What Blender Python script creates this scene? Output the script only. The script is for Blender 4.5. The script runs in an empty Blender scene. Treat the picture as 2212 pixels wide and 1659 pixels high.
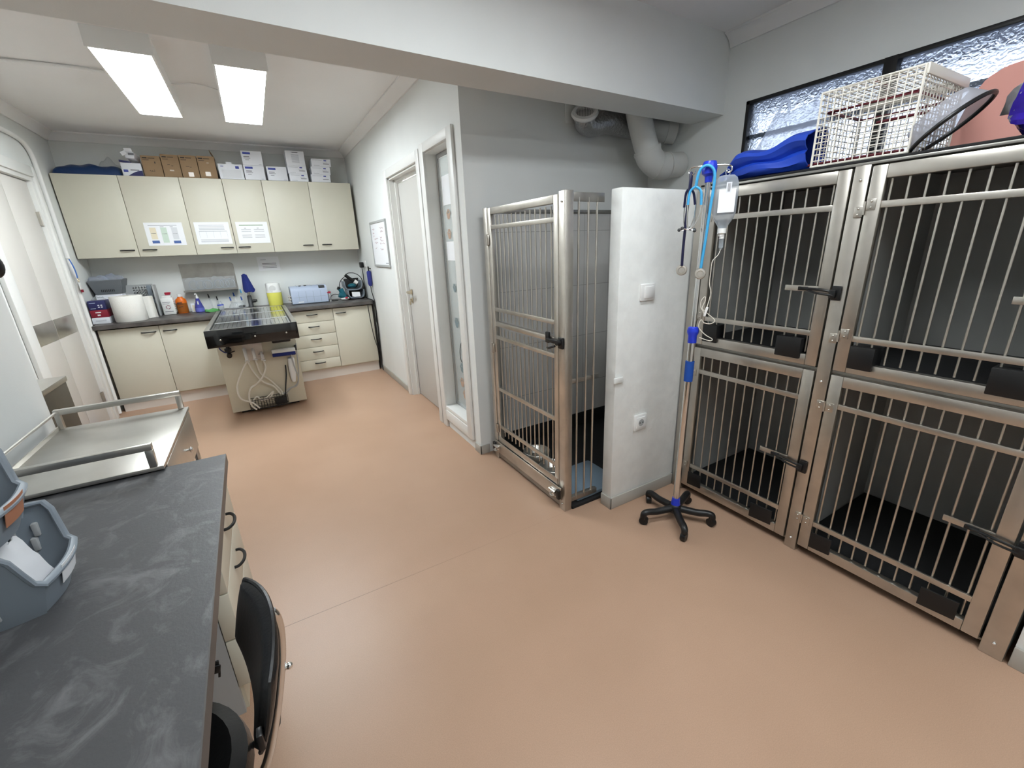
# vet clinic treatment room
FX0, FX1, FY0, FY1 = -1.0, .2, -5.65, -5.35
EXPO = 0.2
SKY = 2.4
CAMF = 918.686
CAMP = (-1.23765, -6.39027, 1.50833)
CAMR = ((0.862333, -0.504982, -0.037078), (0.186247, 0.248246, 0.950624), (0.470843, 0.826660, -0.308122))
import bpy, bmesh, math, random
from mathutils import Vector, Matrix, Euler
rnd = random.Random(7)
S = bpy.context.scene
COL = S.collection
PI = math.pi

# ------------------------------------------------------------------ materials
def lin(c):
    c = c / 255.0
    return c / 12.92 if c <= 0.04045 else ((c + 0.055) / 1.055) ** 2.4
def rgb(r, g, b): return (lin(r), lin(g), lin(b), 1.0)

def mat(name, col, rough=0.5, metal=0.0, vary=0.0, vscale=8.0, bump=0.0, bscale=60.0, stretch=None,
        spec=0.5, trans=0.0, alpha=1.0, coat=0.0, col2=None, ior=1.45, rvary=0.0):
    m = bpy.data.materials.new(name); m.use_nodes = True
    nt = m.node_tree; N = nt.nodes; L = nt.links
    b = N['Principled BSDF']
    b.inputs['Roughness'].default_value = rough
    b.inputs['Metallic'].default_value = metal
    b.inputs['Specular IOR Level'].default_value = spec
    b.inputs['Transmission Weight'].default_value = trans
    b.inputs['Alpha'].default_value = alpha
    b.inputs['Coat Weight'].default_value = coat
    b.inputs['IOR'].default_value = ior
    b.inputs['Base Color'].default_value = col
    tc = N.new('ShaderNodeTexCoord'); mp = N.new('ShaderNodeMapping')
    L.new(tc.outputs['Object'], mp.inputs['Vector'])
    if stretch: mp.inputs['Scale'].default_value = stretch
    nz = N.new('ShaderNodeTexNoise'); nz.inputs['Scale'].default_value = vscale; nz.inputs['Detail'].default_value = 6
    L.new(mp.outputs['Vector'], nz.inputs['Vector'])
    mx = N.new('ShaderNodeMix'); mx.data_type = 'RGBA'
    c2 = col2 or (col[0] * (1 - vary), col[1] * (1 - vary), col[2] * (1 - vary), 1)
    mx.inputs['A'].default_value = col; mx.inputs['B'].default_value = c2
    rp = N.new('ShaderNodeMapRange'); rp.inputs['From Min'].default_value = 0.35; rp.inputs['From Max'].default_value = 0.65
    L.new(nz.outputs['Fac'], rp.inputs['Value'])
    if vary or col2:
        L.new(rp.outputs['Result'], mx.inputs['Factor'])
        L.new(mx.outputs['Result'], b.inputs['Base Color'])
    if rvary:
        r2 = N.new('ShaderNodeMapRange'); r2.inputs['To Min'].default_value = rough - rvary; r2.inputs['To Max'].default_value = rough + rvary
        L.new(nz.outputs['Fac'], r2.inputs['Value']); L.new(r2.outputs['Result'], b.inputs['Roughness'])
    if bump:
        n2 = N.new('ShaderNodeTexNoise'); n2.inputs['Scale'].default_value = bscale; n2.inputs['Detail'].default_value = 4
        L.new(mp.outputs['Vector'], n2.inputs['Vector'])
        bp = N.new('ShaderNodeBump'); bp.inputs['Strength'].default_value = bump; bp.inputs['Distance'].default_value = 0.01
        L.new(n2.outputs['Fac'], bp.inputs['Height']); L.new(bp.outputs['Normal'], b.inputs['Normal'])
    return m

def emis(name, col, strength):
    m = bpy.data.materials.new(name); m.use_nodes = True
    b = m.node_tree.nodes['Principled BSDF']
    b.inputs['Base Color'].default_value = col
    b.inputs['Emission Color'].default_value = col
    b.inputs['Emission Strength'].default_value = strength
    return m

def clear(name, col, opac, rough=0.1, bump=0.0, bscale=40.0, white=0.0, edge=0.45):
    """thin clear plastic or glass: lets light straight through, with a tint, gloss and some whitish scatter"""
    m = bpy.data.materials.new(name); m.use_nodes = True
    nt = m.node_tree; N = nt.nodes; L = nt.links
    out = N['Material Output']; b = N['Principled BSDF']
    b.inputs['Base Color'].default_value = col; b.inputs['Roughness'].default_value = rough
    tr = N.new('ShaderNodeBsdfTransparent'); mx = N.new('ShaderNodeMixShader')
    lw = N.new('ShaderNodeLayerWeight'); lw.inputs['Blend'].default_value = 0.25
    mr = N.new('ShaderNodeMapRange'); mr.inputs['To Min'].default_value = opac; mr.inputs['To Max'].default_value = min(1, opac + edge)
    L.new(lw.outputs['Facing'], mr.inputs['Value']); L.new(mr.outputs['Result'], mx.inputs['Fac'])
    L.new(tr.outputs['BSDF'], mx.inputs[1])
    last = b.outputs['BSDF']
    if white:
        tl = N.new('ShaderNodeBsdfTranslucent'); tl.inputs['Color'].default_value = col
        m2 = N.new('ShaderNodeMixShader'); m2.inputs['Fac'].default_value = white
        L.new(last, m2.inputs[1]); L.new(tl.outputs['BSDF'], m2.inputs[2]); last = m2.outputs['Shader']
    L.new(last, mx.inputs[2]); L.new(mx.outputs['Shader'], out.inputs['Surface'])
    if bump:
        tc = N.new('ShaderNodeTexCoord'); n2 = N.new('ShaderNodeTexNoise'); n2.inputs['Scale'].default_value = bscale
        n2.inputs['Detail'].default_value = 3
        L.new(tc.outputs['Object'], n2.inputs['Vector'])
        bp = N.new('ShaderNodeBump'); bp.inputs['Strength'].default_value = bump; bp.inputs['Distance'].default_value = 0.01
        L.new(n2.outputs['Fac'], bp.inputs['Height']); L.new(bp.outputs['Normal'], b.inputs['Normal'])
    return m

M = {}
M['wall'] = mat('wall paint', rgb(224, 226, 224), 0.75, vary=0.03, vscale=3, bump=0.06, bscale=180)
M['ceiling'] = mat('ceiling paint', rgb(236, 235, 234), 0.85, vary=0.02, vscale=2, bump=0.05, bscale=120)
M['trimgrey'] = mat('grey skirting', rgb(172, 168, 160), 0.55, vary=0.05)
M['whitewood'] = mat('white joinery', rgb(226, 226, 223), 0.4)
M['doorgrey'] = mat('pale grey door leaf', rgb(212, 208, 202), 0.45, vary=0.02, vscale=2)
M['doorwhite'] = mat('off white door leaf', rgb(194, 192, 187), 0.45, vary=0.02, vscale=2)
M['cream'] = mat('cream laminate', rgb(207, 203, 187), 0.42, vary=0.02, vscale=5)
M['creamedge'] = mat('cream edge', rgb(205, 198, 178), 0.45)
M['plinth'] = mat('plinth', rgb(216, 208, 200), 0.5)
M['worktop'] = mat('dark slate laminate', rgb(75, 75, 77), 0.45, vscale=8, bump=0.06, bscale=110, col2=rgb(110, 110, 111), stretch=(1.25, 1.0, 1))
M['worktop2'] = mat('brown slate laminate', rgb(72, 68, 67), 0.38, vscale=9, bump=0.05, bscale=90, col2=rgb(96, 91, 88))
def marble(m, lo, hi, det):
    N = m.node_tree.nodes
    for n in N:
        if n.type == 'MAP_RANGE' and abs(n.inputs['From Min'].default_value - .35) < .01: n.inputs['From Min'].default_value = lo; n.inputs['From Max'].default_value = hi
        if n.type == 'TEX_NOISE' and n.inputs['Detail'].default_value == 6: n.inputs['Detail'].default_value = det; n.inputs['Distortion'].default_value = 1.2; n.inputs['Roughness'].default_value = .68
marble(M['worktop'], .5, .72, 12)
M['edgeband'] = mat('desk edge band', rgb(84, 81, 80), 0.45, vary=0.1)
M['steel'] = mat('brushed stainless steel', (0.62, 0.585, 0.53, 1), 0.36, 1.0, vary=0.18, vscale=7, stretch=(1, 1, 1), rvary=0.10, bump=0.015, bscale=260)
M['steelt'] = mat('satin stainless tray', (0.60, 0.58, 0.54, 1), 0.34, 1.0, vary=0.08, vscale=6, rvary=0.08)
M['steeld'] = mat('dull stainless steel', (0.36, 0.345, 0.32, 1), 0.4, 1.0, vary=0.2, vscale=8, rvary=0.1)
M['chrome'] = mat('chrome', (0.75, 0.75, 0.74, 1), 0.12, 1.0)
M['alu'] = mat('crinkled aluminium foil', (0.42, 0.42, 0.42, 1), 0.35, 1.0, bump=0.8, bscale=55)
M['brass'] = mat('satin brass nickel', (0.62, 0.55, 0.42, 1), 0.28, 1.0)
M['black'] = mat('black plastic', rgb(22, 22, 23), 0.38)
M['blackgloss'] = mat('black gloss panel', rgb(8, 8, 9), 0.1, coat=0.6)
M['rubber'] = mat('black rubber', rgb(17, 17, 18), 0.75, bump=0.1, bscale=120)
M['leather'] = mat('black vinyl upholstery', rgb(20, 20, 21), 0.36, bump=0.08, bscale=140)
M['dark'] = mat('dark interior', rgb(40, 40, 39), 0.7)
M['darkgrey'] = mat('dark grey plastic', rgb(66, 68, 71), 0.45)
M['grey'] = mat('grey plastic', rgb(128, 137, 146), 0.42)
M['greymid'] = mat('mid grey plastic', rgb(104, 108, 112), 0.42)
M['polished'] = mat('polished stainless steel', (0.62, 0.62, 0.61, 1), 0.14, 1.0, vary=0.1, vscale=5)
M['lightgrey'] = mat('light grey plastic', rgb(168, 170, 170), 0.45)
M['bluegrey'] = mat('blue grey enamel', rgb(172, 184, 205), 0.38)
M['white'] = mat('white plastic', rgb(232, 232, 230), 0.38)
M['paper'] = mat('white paper', rgb(236, 237, 240), 0.7)
M['tissue'] = mat('paper towel', rgb(236, 234, 228), 0.95, bump=0.25, bscale=160)
M['card'] = mat('brown cardboard', rgb(152, 126, 97), 0.8, vary=0.08, vscale=6)
M['cardwhite'] = mat('white carton', rgb(226, 228, 234), 0.45)
M['tape'] = mat('clear tape', rgb(196, 182, 165), 0.2)
M['print'] = mat('grey print', rgb(120, 120, 128), 0.8)
M['printl'] = mat('pale grey print', rgb(176, 178, 186), 0.8)
M['printd'] = mat('dark print', rgb(60, 55, 55), 0.8)
M['printb'] = mat('blue print', rgb(66, 78, 160), 0.6)
M['posterblue'] = mat('poster blue', rgb(74, 100, 158), 0.6)
M['postertan'] = mat('poster tan', rgb(226, 216, 192), 0.7)
M['postergreen'] = mat('poster green', rgb(200, 216, 202), 0.7)
M['postergrey'] = mat('poster grey', rgb(214, 216, 220), 0.7)
M['greenbar'] = mat('green heading', rgb(120, 150, 110), 0.7)
M['navy'] = mat('navy carton', rgb(42, 44, 92), 0.5)
M['crimson'] = mat('crimson carton', rgb(134, 28, 48), 0.5)
M['orange'] = mat('orange bottle', rgb(226, 112, 24), 0.35)
M['brownliq'] = mat('brown liquid', rgb(150, 84, 22), 0.35)
M['redcap'] = mat('red cap', rgb(176, 30, 60), 0.4)
M['bluebottle'] = mat('blue bottle', rgb(62, 66, 150), 0.25)
M['blueliq'] = mat('pale blue liquid', rgb(104, 112, 196), 0.25)
M['green'] = mat('green cloth', rgb(96, 168, 96), 0.85, bump=0.2)
M['yellow'] = mat('yellow plastic', rgb(236, 232, 110), 0.4)
M['bluedeep'] = mat('deep blue cloth', rgb(26, 40, 112), 0.75)
M['blueplastic'] = mat('royal blue plastic', rgb(36, 60, 200), 0.3)
M['bluefoam'] = mat('blue foam grip', rgb(24, 74, 160), 0.8, bump=0.2)
M['bluebag'] = mat('blue nylon', rgb(26, 66, 178), 0.5, bump=0.3, bscale=14)
M['bluefilm'] = mat('dark blue film', rgb(18, 48, 92), 0.35, bump=0.5, bscale=22)
M['bluehandle'] = mat('dark blue handle', rgb(40, 48, 122), 0.4)
M['skyblue'] = mat('turquoise blue tubing', rgb(70, 168, 222), 0.35)
M['navytube'] = mat('navy tubing', rgb(28, 28, 62), 0.3)
M['teal'] = mat('teal plastic', rgb(20, 96, 112), 0.35)
M['strapblue'] = mat('blue strap', rgb(70, 120, 200), 0.7)
M['dullwall'] = mat('grey outside render', rgb(120, 122, 128), 0.9)
M['steelb'] = mat('stainless with painted dark reflection', (0.20, 0.18, 0.16, 1), 0.38, 1.0, vary=0.2, vscale=5)  # base colour darkened to imitate the dark reflection on the cabinet body
M['pink'] = mat('pink foam board', rgb(226, 164, 152), 0.8, vary=0.05, vscale=4)
M['purplefoil'] = mat('purple foil', rgb(46, 24, 150), 0.22, bump=0.5, bscale=16)
M['silverfoil'] = mat('silver foil', (0.65, 0.66, 0.7, 1), 0.28, 0.9, bump=0.6, bscale=16)
M['maroon'] = mat('maroon coated wire', rgb(104, 34, 44), 0.4)
M['wire'] = mat('white coated wire', rgb(226, 222, 212), 0.4)
M['cable'] = mat('white cable', rgb(220, 214, 202), 0.45)
M['cableblack'] = mat('black cable', rgb(24, 24, 25), 0.5)
M['taped'] = mat('white plaster edge', rgb(228, 229, 226), 0.6, vary=0.06, vscale=14, bump=0.4, bscale=26)
M['bluemat'] = mat('grey blue mat', rgb(104, 120, 134), 0.85)
M['labelbrown'] = mat('brown label', rgb(176, 120, 92), 0.7)
M['pvc'] = mat('painted white pipe', rgb(206, 206, 202), 0.5, vary=0.03)
M['cagewall'] = mat('grey cage lining', rgb(186, 187, 184), 0.6, vary=0.08, vscale=3)
M['pawbrown'] = mat('paw brown', rgb(176, 150, 132), 0.8)
M['pawgrey'] = mat('paw grey', rgb(120, 134, 138), 0.8)
M['marker'] = mat('marker red', rgb(168, 124, 134), 0.8)
M['clear'] = clear('clear plastic', rgb(225, 230, 235), 0.12, 0.1)
M['glass'] = clear('window glass', rgb(205, 212, 212), 0.10, 0.02)
M['film'] = clear('frosted film', rgb(214, 218, 218), 0.62, 0.25, white=0.5)
M['bag'] = clear('milky plastic bag', rgb(232, 238, 250), 0.30, 0.2, bump=0.5, bscale=30, white=0.7)
M['bagclear'] = clear('clear crinkled bag', rgb(220, 224, 228), 0.05, 0.08, bump=0.9, bscale=28, edge=0.3)
M['bottleclear'] = clear('infusion bottle plastic', rgb(222, 230, 238), 0.32, 0.15, white=0.4)
M['collar'] = clear('translucent collar plastic', rgb(205, 205, 212), 0.45, 0.2, white=0.5)
M['lamp'] = emis('led diffuser', (0.90, 0.97, 1.0, 1), 28.5)
M['lamp2'] = emis('front led diffuser', (0.90, 0.965, 1.0, 1), 24.0)
M['lamp3'] = emis('added corridor light', (1.0, 0.99, 0.97, 1), 22.0)  # added glow that brightens the corridor behind the narrow window

def floor_material():
    m = mat('salmon vinyl floor', rgb(179, 147, 124), 0.36, vscale=1.3, col2=rgb(172, 140, 117), bump=0.05, bscale=420, spec=0.45)
    nt = m.node_tree; N = nt.nodes; L = nt.links; b = N['Principled BSDF']
    src = b.inputs['Base Color'].links[0].from_socket
    tc = N.new('ShaderNodeTexCoord'); nz = N.new('ShaderNodeTexNoise'); nz.inputs['Scale'].default_value = 330; nz.inputs['Detail'].default_value = 2
    L.new(tc.outputs['Object'], nz.inputs['Vector'])
    mr = N.new('ShaderNodeMapRange'); mr.inputs['From Min'].default_value = 0.3; mr.inputs['From Max'].default_value = 0.7
    mr.inputs['To Min'].default_value = 0.93; mr.inputs['To Max'].default_value = 1.07
    L.new(nz.outputs['Fac'], mr.inputs['Value'])
    mu = N.new('ShaderNodeMix'); mu.data_type = 'RGBA'; mu.blend_type = 'MULTIPLY'; mu.inputs['Factor'].default_value = 1
    L.new(src, mu.inputs['A']); L.new(mr.outputs['Result'], mu.inputs['B'])
    sx = N.new('ShaderNodeSeparateXYZ'); L.new(tc.outputs['Object'], sx.inputs['Vector'])
    d = N.new('ShaderNodeMath'); d.operation = 'ADD'; d.inputs[1].default_value = 4.659; L.new(sx.outputs['Y'], d.inputs[0])
    a = N.new('ShaderNodeMath'); a.operation = 'ABSOLUTE'; L.new(d.outputs[0], a.inputs[0])
    lt = N.new('ShaderNodeMath'); lt.operation = 'LESS_THAN'; lt.inputs[1].default_value = 0.0016; L.new(a.outputs[0], lt.inputs[0])
    # the weld seam is dirtier towards the desk
    mr2 = N.new('ShaderNodeMapRange'); mr2.inputs['From Min'].default_value = -1.4; mr2.inputs['From Max'].default_value = -0.3
    mr2.inputs['To Min'].default_value = 0.75; mr2.inputs['To Max'].default_value = 0.1
    L.new(sx.outputs['X'], mr2.inputs['Value'])
    mm = N.new('ShaderNodeMath'); mm.operation = 'MULTIPLY'; L.new(lt.outputs[0], mm.inputs[0]); L.new(mr2.outputs['Result'], mm.inputs[1])
    m2 = N.new('ShaderNodeMix'); m2.data_type = 'RGBA'; m2.inputs['B'].default_value = rgb(96, 72, 64)
    L.new(mm.outputs[0], m2.inputs['Factor']); L.new(mu.outputs['Result'], m2.inputs['A'])
    L.new(m2.outputs['Result'], b.inputs['Base Color'])
    return m
M['floor'] = floor_material()

def tile_material():
    m = mat('grey marbled wall tile', rgb(208, 207, 204), 0.3, vscale=4, col2=rgb(190, 190, 188), stretch=(1, 1, 0.5))
    nt = m.node_tree; N = nt.nodes; L = nt.links; b = N['Principled BSDF']
    src = b.inputs['Base Color'].links[0].from_socket
    tc = N.new('ShaderNodeTexCoord'); sx = N.new('ShaderNodeSeparateXYZ'); cx = N.new('ShaderNodeCombineXYZ')
    L.new(tc.outputs['Object'], sx.inputs['Vector'])
    ad = N.new('ShaderNodeMath'); ad.operation = 'ADD'; L.new(sx.outputs['X'], ad.inputs[0]); L.new(sx.outputs['Y'], ad.inputs[1])
    L.new(ad.outputs[0], cx.inputs['X']); L.new(sx.outputs['Z'], cx.inputs['Y'])
    br = N.new('ShaderNodeTexBrick'); br.inputs['Scale'].default_value = 1.0
    br.inputs['Brick Width'].default_value = 0.25; br.inputs['Row Height'].default_value = 0.40
    br.inputs['Mortar Size'].default_value = 0.0025; br.offset = 0.0
    br.inputs['Color1'].default_value = (1, 1, 1, 1); br.inputs['Color2'].default_value = (0.94, 0.94, 0.94, 1); br.inputs['Mortar'].default_value = (0.62, 0.62, 0.61, 1)
    L.new(cx.outputs['Vector'], br.inputs['Vector'])
    mu = N.new('ShaderNodeMix'); mu.data_type = 'RGBA'; mu.blend_type = 'MULTIPLY'; mu.inputs['Factor'].default_value = 1
    L.new(src, mu.inputs['A']); L.new(br.outputs['Color'], mu.inputs['B']); L.new(mu.outputs['Result'], b.inputs['Base Color'])
    return m
M['tile'] = tile_material()

def patterned_glass():
    m = bpy.data.materials.new('hammered cathedral glass'); m.use_nodes = True
    nt = m.node_tree; N = nt.nodes; L = nt.links; out = N['Material Output']; N.remove(N['Principled BSDF'])
    tc = N.new('ShaderNodeTexCoord'); mp = N.new('ShaderNodeMapping'); mp.inputs['Scale'].default_value = (1, 1, 1.5)
    mp.inputs['Rotation'].default_value = (0.5, 0, 0)
    L.new(tc.outputs['Object'], mp.inputs['Vector'])
    nz = N.new('ShaderNodeTexNoise'); nz.inputs['Scale'].default_value = 36; nz.inputs['Detail'].default_value = 0.3; nz.inputs['Distortion'].default_value = 1.2
    L.new(mp.outputs['Vector'], nz.inputs['Vector'])
    bp = N.new('ShaderNodeBump'); bp.inputs['Strength'].default_value = 0.8; bp.inputs['Distance'].default_value = 0.012
    L.new(nz.outputs['Fac'], bp.inputs['Height'])
    rf = N.new('ShaderNodeBsdfRefraction'); rf.inputs['IOR'].default_value = 1.5; rf.inputs['Roughness'].default_value = 0.02
    rf.inputs['Color'].default_value = (0.93, 0.96, 1, 1)
    L.new(bp.outputs['Normal'], rf.inputs['Normal'])
    gl = N.new('ShaderNodeBsdfGlossy'); gl.inputs['Roughness'].default_value = 0.08; L.new(bp.outputs['Normal'], gl.inputs['Normal'])
    tr = N.new('ShaderNodeBsdfTransparent'); tr.inputs['Color'].default_value = (0.9, 0.94, 1, 1)
    m1 = N.new('ShaderNodeMixShader'); m1.inputs['Fac'].default_value = 0.3; L.new(rf.outputs[0], m1.inputs[1]); L.new(tr.outputs[0], m1.inputs[2])
    m2 = N.new('ShaderNodeMixShader'); m2.inputs['Fac'].default_value = 0.06; L.new(m1.outputs[0], m2.inputs[1]); L.new(gl.outputs[0], m2.inputs[2])
    L.new(m2.outputs[0], out.inputs['Surface'])
    return m
M['hammered'] = patterned_glass()

# ------------------------------------------------------------------ mesh helpers
class MB:
    def __init__(self): self.bm = bmesh.new()
    def _new(self, before):
        return [v for v in self.bm.verts if v.index == -1 or v not in before]
    def box(self, x0, x1, y0, y1, z0, z1, bev=0.0, seg=2):
        return self.obox(((x0 + x1) / 2, (y0 + y1) / 2, (z0 + z1) / 2), (abs(x1 - x0), abs(y1 - y0), abs(z1 - z0)), None, bev, seg)
    def obox(self, c, size, rot=None, bev=0.0, seg=2):
        r = bmesh.ops.create_cube(self.bm, size=1.0)
        vs = r['verts']
        mt = Matrix.Translation(Vector(c))
        if rot is not None: mt = mt @ (Euler(rot).to_matrix().to_4x4() if not isinstance(rot, Matrix) else rot.to_4x4())
        mt = mt @ Matrix.Diagonal((size[0], size[1], size[2], 1))
        bmesh.ops.transform(self.bm, matrix=mt, verts=vs)
        if bev > 0:
            bev = min(bev, min(size) * 0.49)
            es = list({e for v in vs for e in v.link_edges})
            bmesh.ops.bevel(self.bm, geom=es, offset=bev, segments=seg, affect='EDGES', profile=0.5)
        return self
    def cyl(self, p0, p1, r, r2=None, seg=14, caps=True):
        p0, p1 = Vector(p0), Vector(p1); d = p1 - p0
        q = d.to_track_quat('Z', 'Y').to_matrix().to_4x4()
        mt = Matrix.Translation((p0 + p1) / 2) @ q
        bmesh.ops.create_cone(self.bm, cap_ends=caps, cap_tris=False, segments=seg, radius1=r, radius2=r if r2 is None else r2, depth=d.length, matrix=mt)
        return self
    def tube(self, pts, r, seg=8, smooth=0, closed=False, rfun=None, flat=None):
        pts = [Vector(p) for p in pts]
        if smooth: pts = catmull(pts, smooth, closed)
        n = len(pts); rings = []
        up = Vector((0.0123, 0.0345, 1)).normalized(); prev = None
        for i, p in enumerate(pts):
            if closed: t = pts[(i + 1) % n] - pts[i - 1]
            else: t = pts[min(i + 1, n - 1)] - pts[max(i - 1, 0)]
            if t.length < 1e-9: t = Vector((0, 0, 1))
            t.normalize()
            if prev is None:
                a = up if abs(t.dot(up)) < 0.95 else Vector((1, 0, 0))
                x = t.cross(a).normalized()
            else:
                x = (prev - t * prev.dot(t))
                x = x.normalized() if x.length > 1e-6 else t.orthogonal().normalized()
            prev = x; y = t.cross(x)
            rr = rfun(i / max(1, n - 1)) if rfun else r
            fx, fy = flat if flat else (1, 1)
            rings.append([self.bm.verts.new(p + (x * math.cos(2 * PI * k / seg) * fx + y * math.sin(2 * PI * k / seg) * fy) * rr) for k in range(seg)])
        m = n if closed else n - 1
        for i in range(m):
            a, b = rings[i], rings[(i + 1) % n]
            for k in range(seg):
                self.bm.faces.new((a[k], a[(k + 1) % seg], b[(k + 1) % seg], b[k]))
        if not closed:
            self.bm.faces.new(rings[0][::-1]); self.bm.faces.new(rings[-1])
        return self
    def lathe(self, prof, c=(0, 0, 0), seg=24, mt=None, sx=1.0, sy=1.0):
        T = Matrix.Translation(Vector(c)) @ (mt.to_4x4() if mt else Matrix.Identity(4))
        rings = []
        for r, z in prof:
            if r < 1e-6: rings.append([self.bm.verts.new(T @ Vector((0, 0, z)))])
            else: rings.append([self.bm.verts.new(T @ Vector((r * sx * math.cos(2 * PI * k / seg), r * sy * math.sin(2 * PI * k / seg), z))) for k in range(seg)])
        for a, b in zip(rings, rings[1:]):
            for k in range(seg):
                k2 = (k + 1) % seg
                if len(a) == 1 and len(b) == 1: break
                if len(a) == 1: self.bm.faces.new((a[0], b[k2], b[k]))
                elif len(b) == 1: self.bm.faces.new((a[k], a[k2], b[0]))
                else: self.bm.faces.new((a[k], a[k2], b[k2], b[k]))
        return self
    def prism(self, poly, a, b, axis='z'):
        def P(u, v, w):
            return {'z': (u, v, w), 'x': (w, u, v), 'y': (u, w, v)}[axis]
        A = [self.bm.verts.new(P(u, v, a)) for u, v in poly]; B = [self.bm.verts.new(P(u, v, b)) for u, v in poly]
        n = len(poly)
        self.bm.faces.new(A[::-1]); self.bm.faces.new(B)
        for i in range(n): self.bm.faces.new((A[i], A[(i + 1) % n], B[(i + 1) % n], B[i]))
        return self
    def ball(self, c, r, seg=16, rot=None):
        if isinstance(r, (int, float)): r = (r, r, r)
        mt = Matrix.Translation(Vector(c))
        if rot is not None: mt = mt @ Euler(rot).to_matrix().to_4x4()
        bmesh.ops.create_uvsphere(self.bm, u_segments=seg, v_segments=max(6, seg * 2 // 3), radius=1, matrix=mt @ Matrix.Diagonal((r[0], r[1], r[2], 1)))
        return self
    def sheet(self, f, nu, nv, th=0.0):
        """grid surface f(u,v) in 0..1, given a thickness th along its normal"""
        P = [[Vector(f(i / nu, j / nv)) for j in range(nv + 1)] for i in range(nu + 1)]
        def grid(pp): return [[self.bm.verts.new(p) for p in row] for row in pp]
        A = grid(P)
        for i in range(nu):
            for j in range(nv): self.bm.faces.new((A[i][j], A[i + 1][j], A[i + 1][j + 1], A[i][j + 1]))
        if th:
            Q = []
            for i in range(nu + 1):
                row = []
                for j in range(nv + 1):
                    du = P[min(i + 1, nu)][j] - P[max(i - 1, 0)][j]; dv = P[i][min(j + 1, nv)] - P[i][max(j - 1, 0)]
                    n = du.cross(dv); n = n.normalized() if n.length > 1e-12 else Vector((0, 0, 1))
                    row.append(P[i][j] - n * th)
                Q.append(row)
            B = grid(Q)
            for i in range(nu):
                for j in range(nv): self.bm.faces.new((B[i][j], B[i][j + 1], B[i + 1][j + 1], B[i + 1][j]))
            for i in range(nu):
                self.bm.faces.new((A[i + 1][0], A[i][0], B[i][0], B[i + 1][0])); self.bm.faces.new((A[i][nv], A[i + 1][nv], B[i + 1][nv], B[i][nv]))
            for j in range(nv):
                self.bm.faces.new((A[0][j], A[0][j + 1], B[0][j + 1], B[0][j])); self.bm.faces.new((A[nu][j + 1], A[nu][j], B[nu][j], B[nu][j + 1]))
        return self

def catmull(pts, k, closed=False):
    n = len(pts); out = []
    m = n if closed else n - 1
    for i in range(m):
        if closed: p0, p1, p2, p3 = pts[i - 1], pts[i], pts[(i + 1) % n], pts[(i + 2) % n]
        else: p0, p1, p2, p3 = pts[max(i - 1, 0)], pts[i], pts[i + 1], pts[min(i + 2, n - 1)]
        for s in range(k):
            t = s / k
            out.append(0.5 * ((2 * p1) + (p2 - p0) * t + (2 * p0 - 5 * p1 + 4 * p2 - p3) * t * t + (3 * p1 - p0 - 3 * p2 + p3) * t ** 3))
    if not closed: out.append(pts[-1])
    return out

def rootloc(o):
    while o.parent: o = o.parent
    return o.location.copy()

def mesh(name, mb, m, shift):
    bm = mb.bm
    bmesh.ops.recalc_face_normals(bm, faces=bm.faces)
    if shift is not None: bmesh.ops.translate(bm, verts=bm.verts, vec=-shift)
    me = bpy.data.meshes.new(name); bm.to_mesh(me); bm.free()
    for p in me.polygons: p.use_smooth = True
    me.set_sharp_from_angle(angle=math.radians(38))
    me.materials.append(M[m] if isinstance(m, str) else m)
    return me

def part(name, mb, m, parent, label=None):
    o = bpy.data.objects.new(name, mesh(name, mb, m, rootloc(parent)))
    COL.objects.link(o); o.parent = parent
    if label: o['label'] = label
    return o

def thing(name, label, cat, loc=(0, 0, 0), group=None):
    o = bpy.data.objects.new(name, None); o.empty_display_size = 0.1
    COL.objects.link(o); o.location = loc
    o['label'] = label; o['category'] = cat
    if group: o['group'] = group
    return o

def single(name, mb, m, label, cat, group=None, loc=None):
    if loc is None:
        vs = [v.co for v in mb.bm.verts]
        loc = Vector(((min(v.x for v in vs) + max(v.x for v in vs)) / 2, (min(v.y for v in vs) + max(v.y for v in vs)) / 2, min(v.z for v in vs)))
    o = bpy.data.objects.new(name, mesh(name, mb, m, Vector(loc)))
    COL.objects.link(o); o.location = loc
    o['label'] = label; o['category'] = cat
    if group: o['group'] = group
    return o

def struct(name, mb, m, label=None, cat=None, parent=None):
    o = bpy.data.objects.new(name, mesh(name, mb, m, rootloc(parent) if parent else None))
    COL.objects.link(o)
    if parent: o.parent = parent
    else:
        o['kind'] = 'structure'
        o['label'] = label or name.replace('_', ' '); o['category'] = cat or name.split('_')[0]
    return o

def sroot(name, label, cat, loc):
    o = thing(name, label, cat, loc); o['kind'] = 'structure'; return o

def dup(root, loc, label=None, group=None):
    r = root.copy(); COL.objects.link(r); r.location = loc
    if label: r['label'] = label
    if group: r['group'] = group
    for ch in list(root.children):
        c = ch.copy(); COL.objects.link(c); c.parent = r
        for g in list(ch.children):
            d = g.copy(); COL.objects.link(d); d.parent = c
    return r
# ------------------------------------------------------------------ room shell
XL, XP, XR, XF = -2.735, -2.2, 1.618, 0.855     # left wall, left pier face, window wall, right pier face
YB, YA, YS = -0.15, -3.706, -8.2                # kitchen wall, alcove wall, wall behind the camera
HC = 2.72
struct('floor', MB().box(XL - .2, XR + .2, YS - .2, YB + .2, -0.1, 0), 'floor', 'salmon brown vinyl floor with a welded seam', 'floor')
struct('ceiling', MB().box(XL - .2, XR + .2, YS - .2, YB + .2, HC, HC + .1), 'ceiling', 'plain white plaster ceiling', 'ceiling')
struct('wall_back', MB().box(XL - .2, 1.3, YB, YB + .15, 0, HC), 'wall', 'white wall behind the kitchen cabinets', 'wall')
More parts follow.
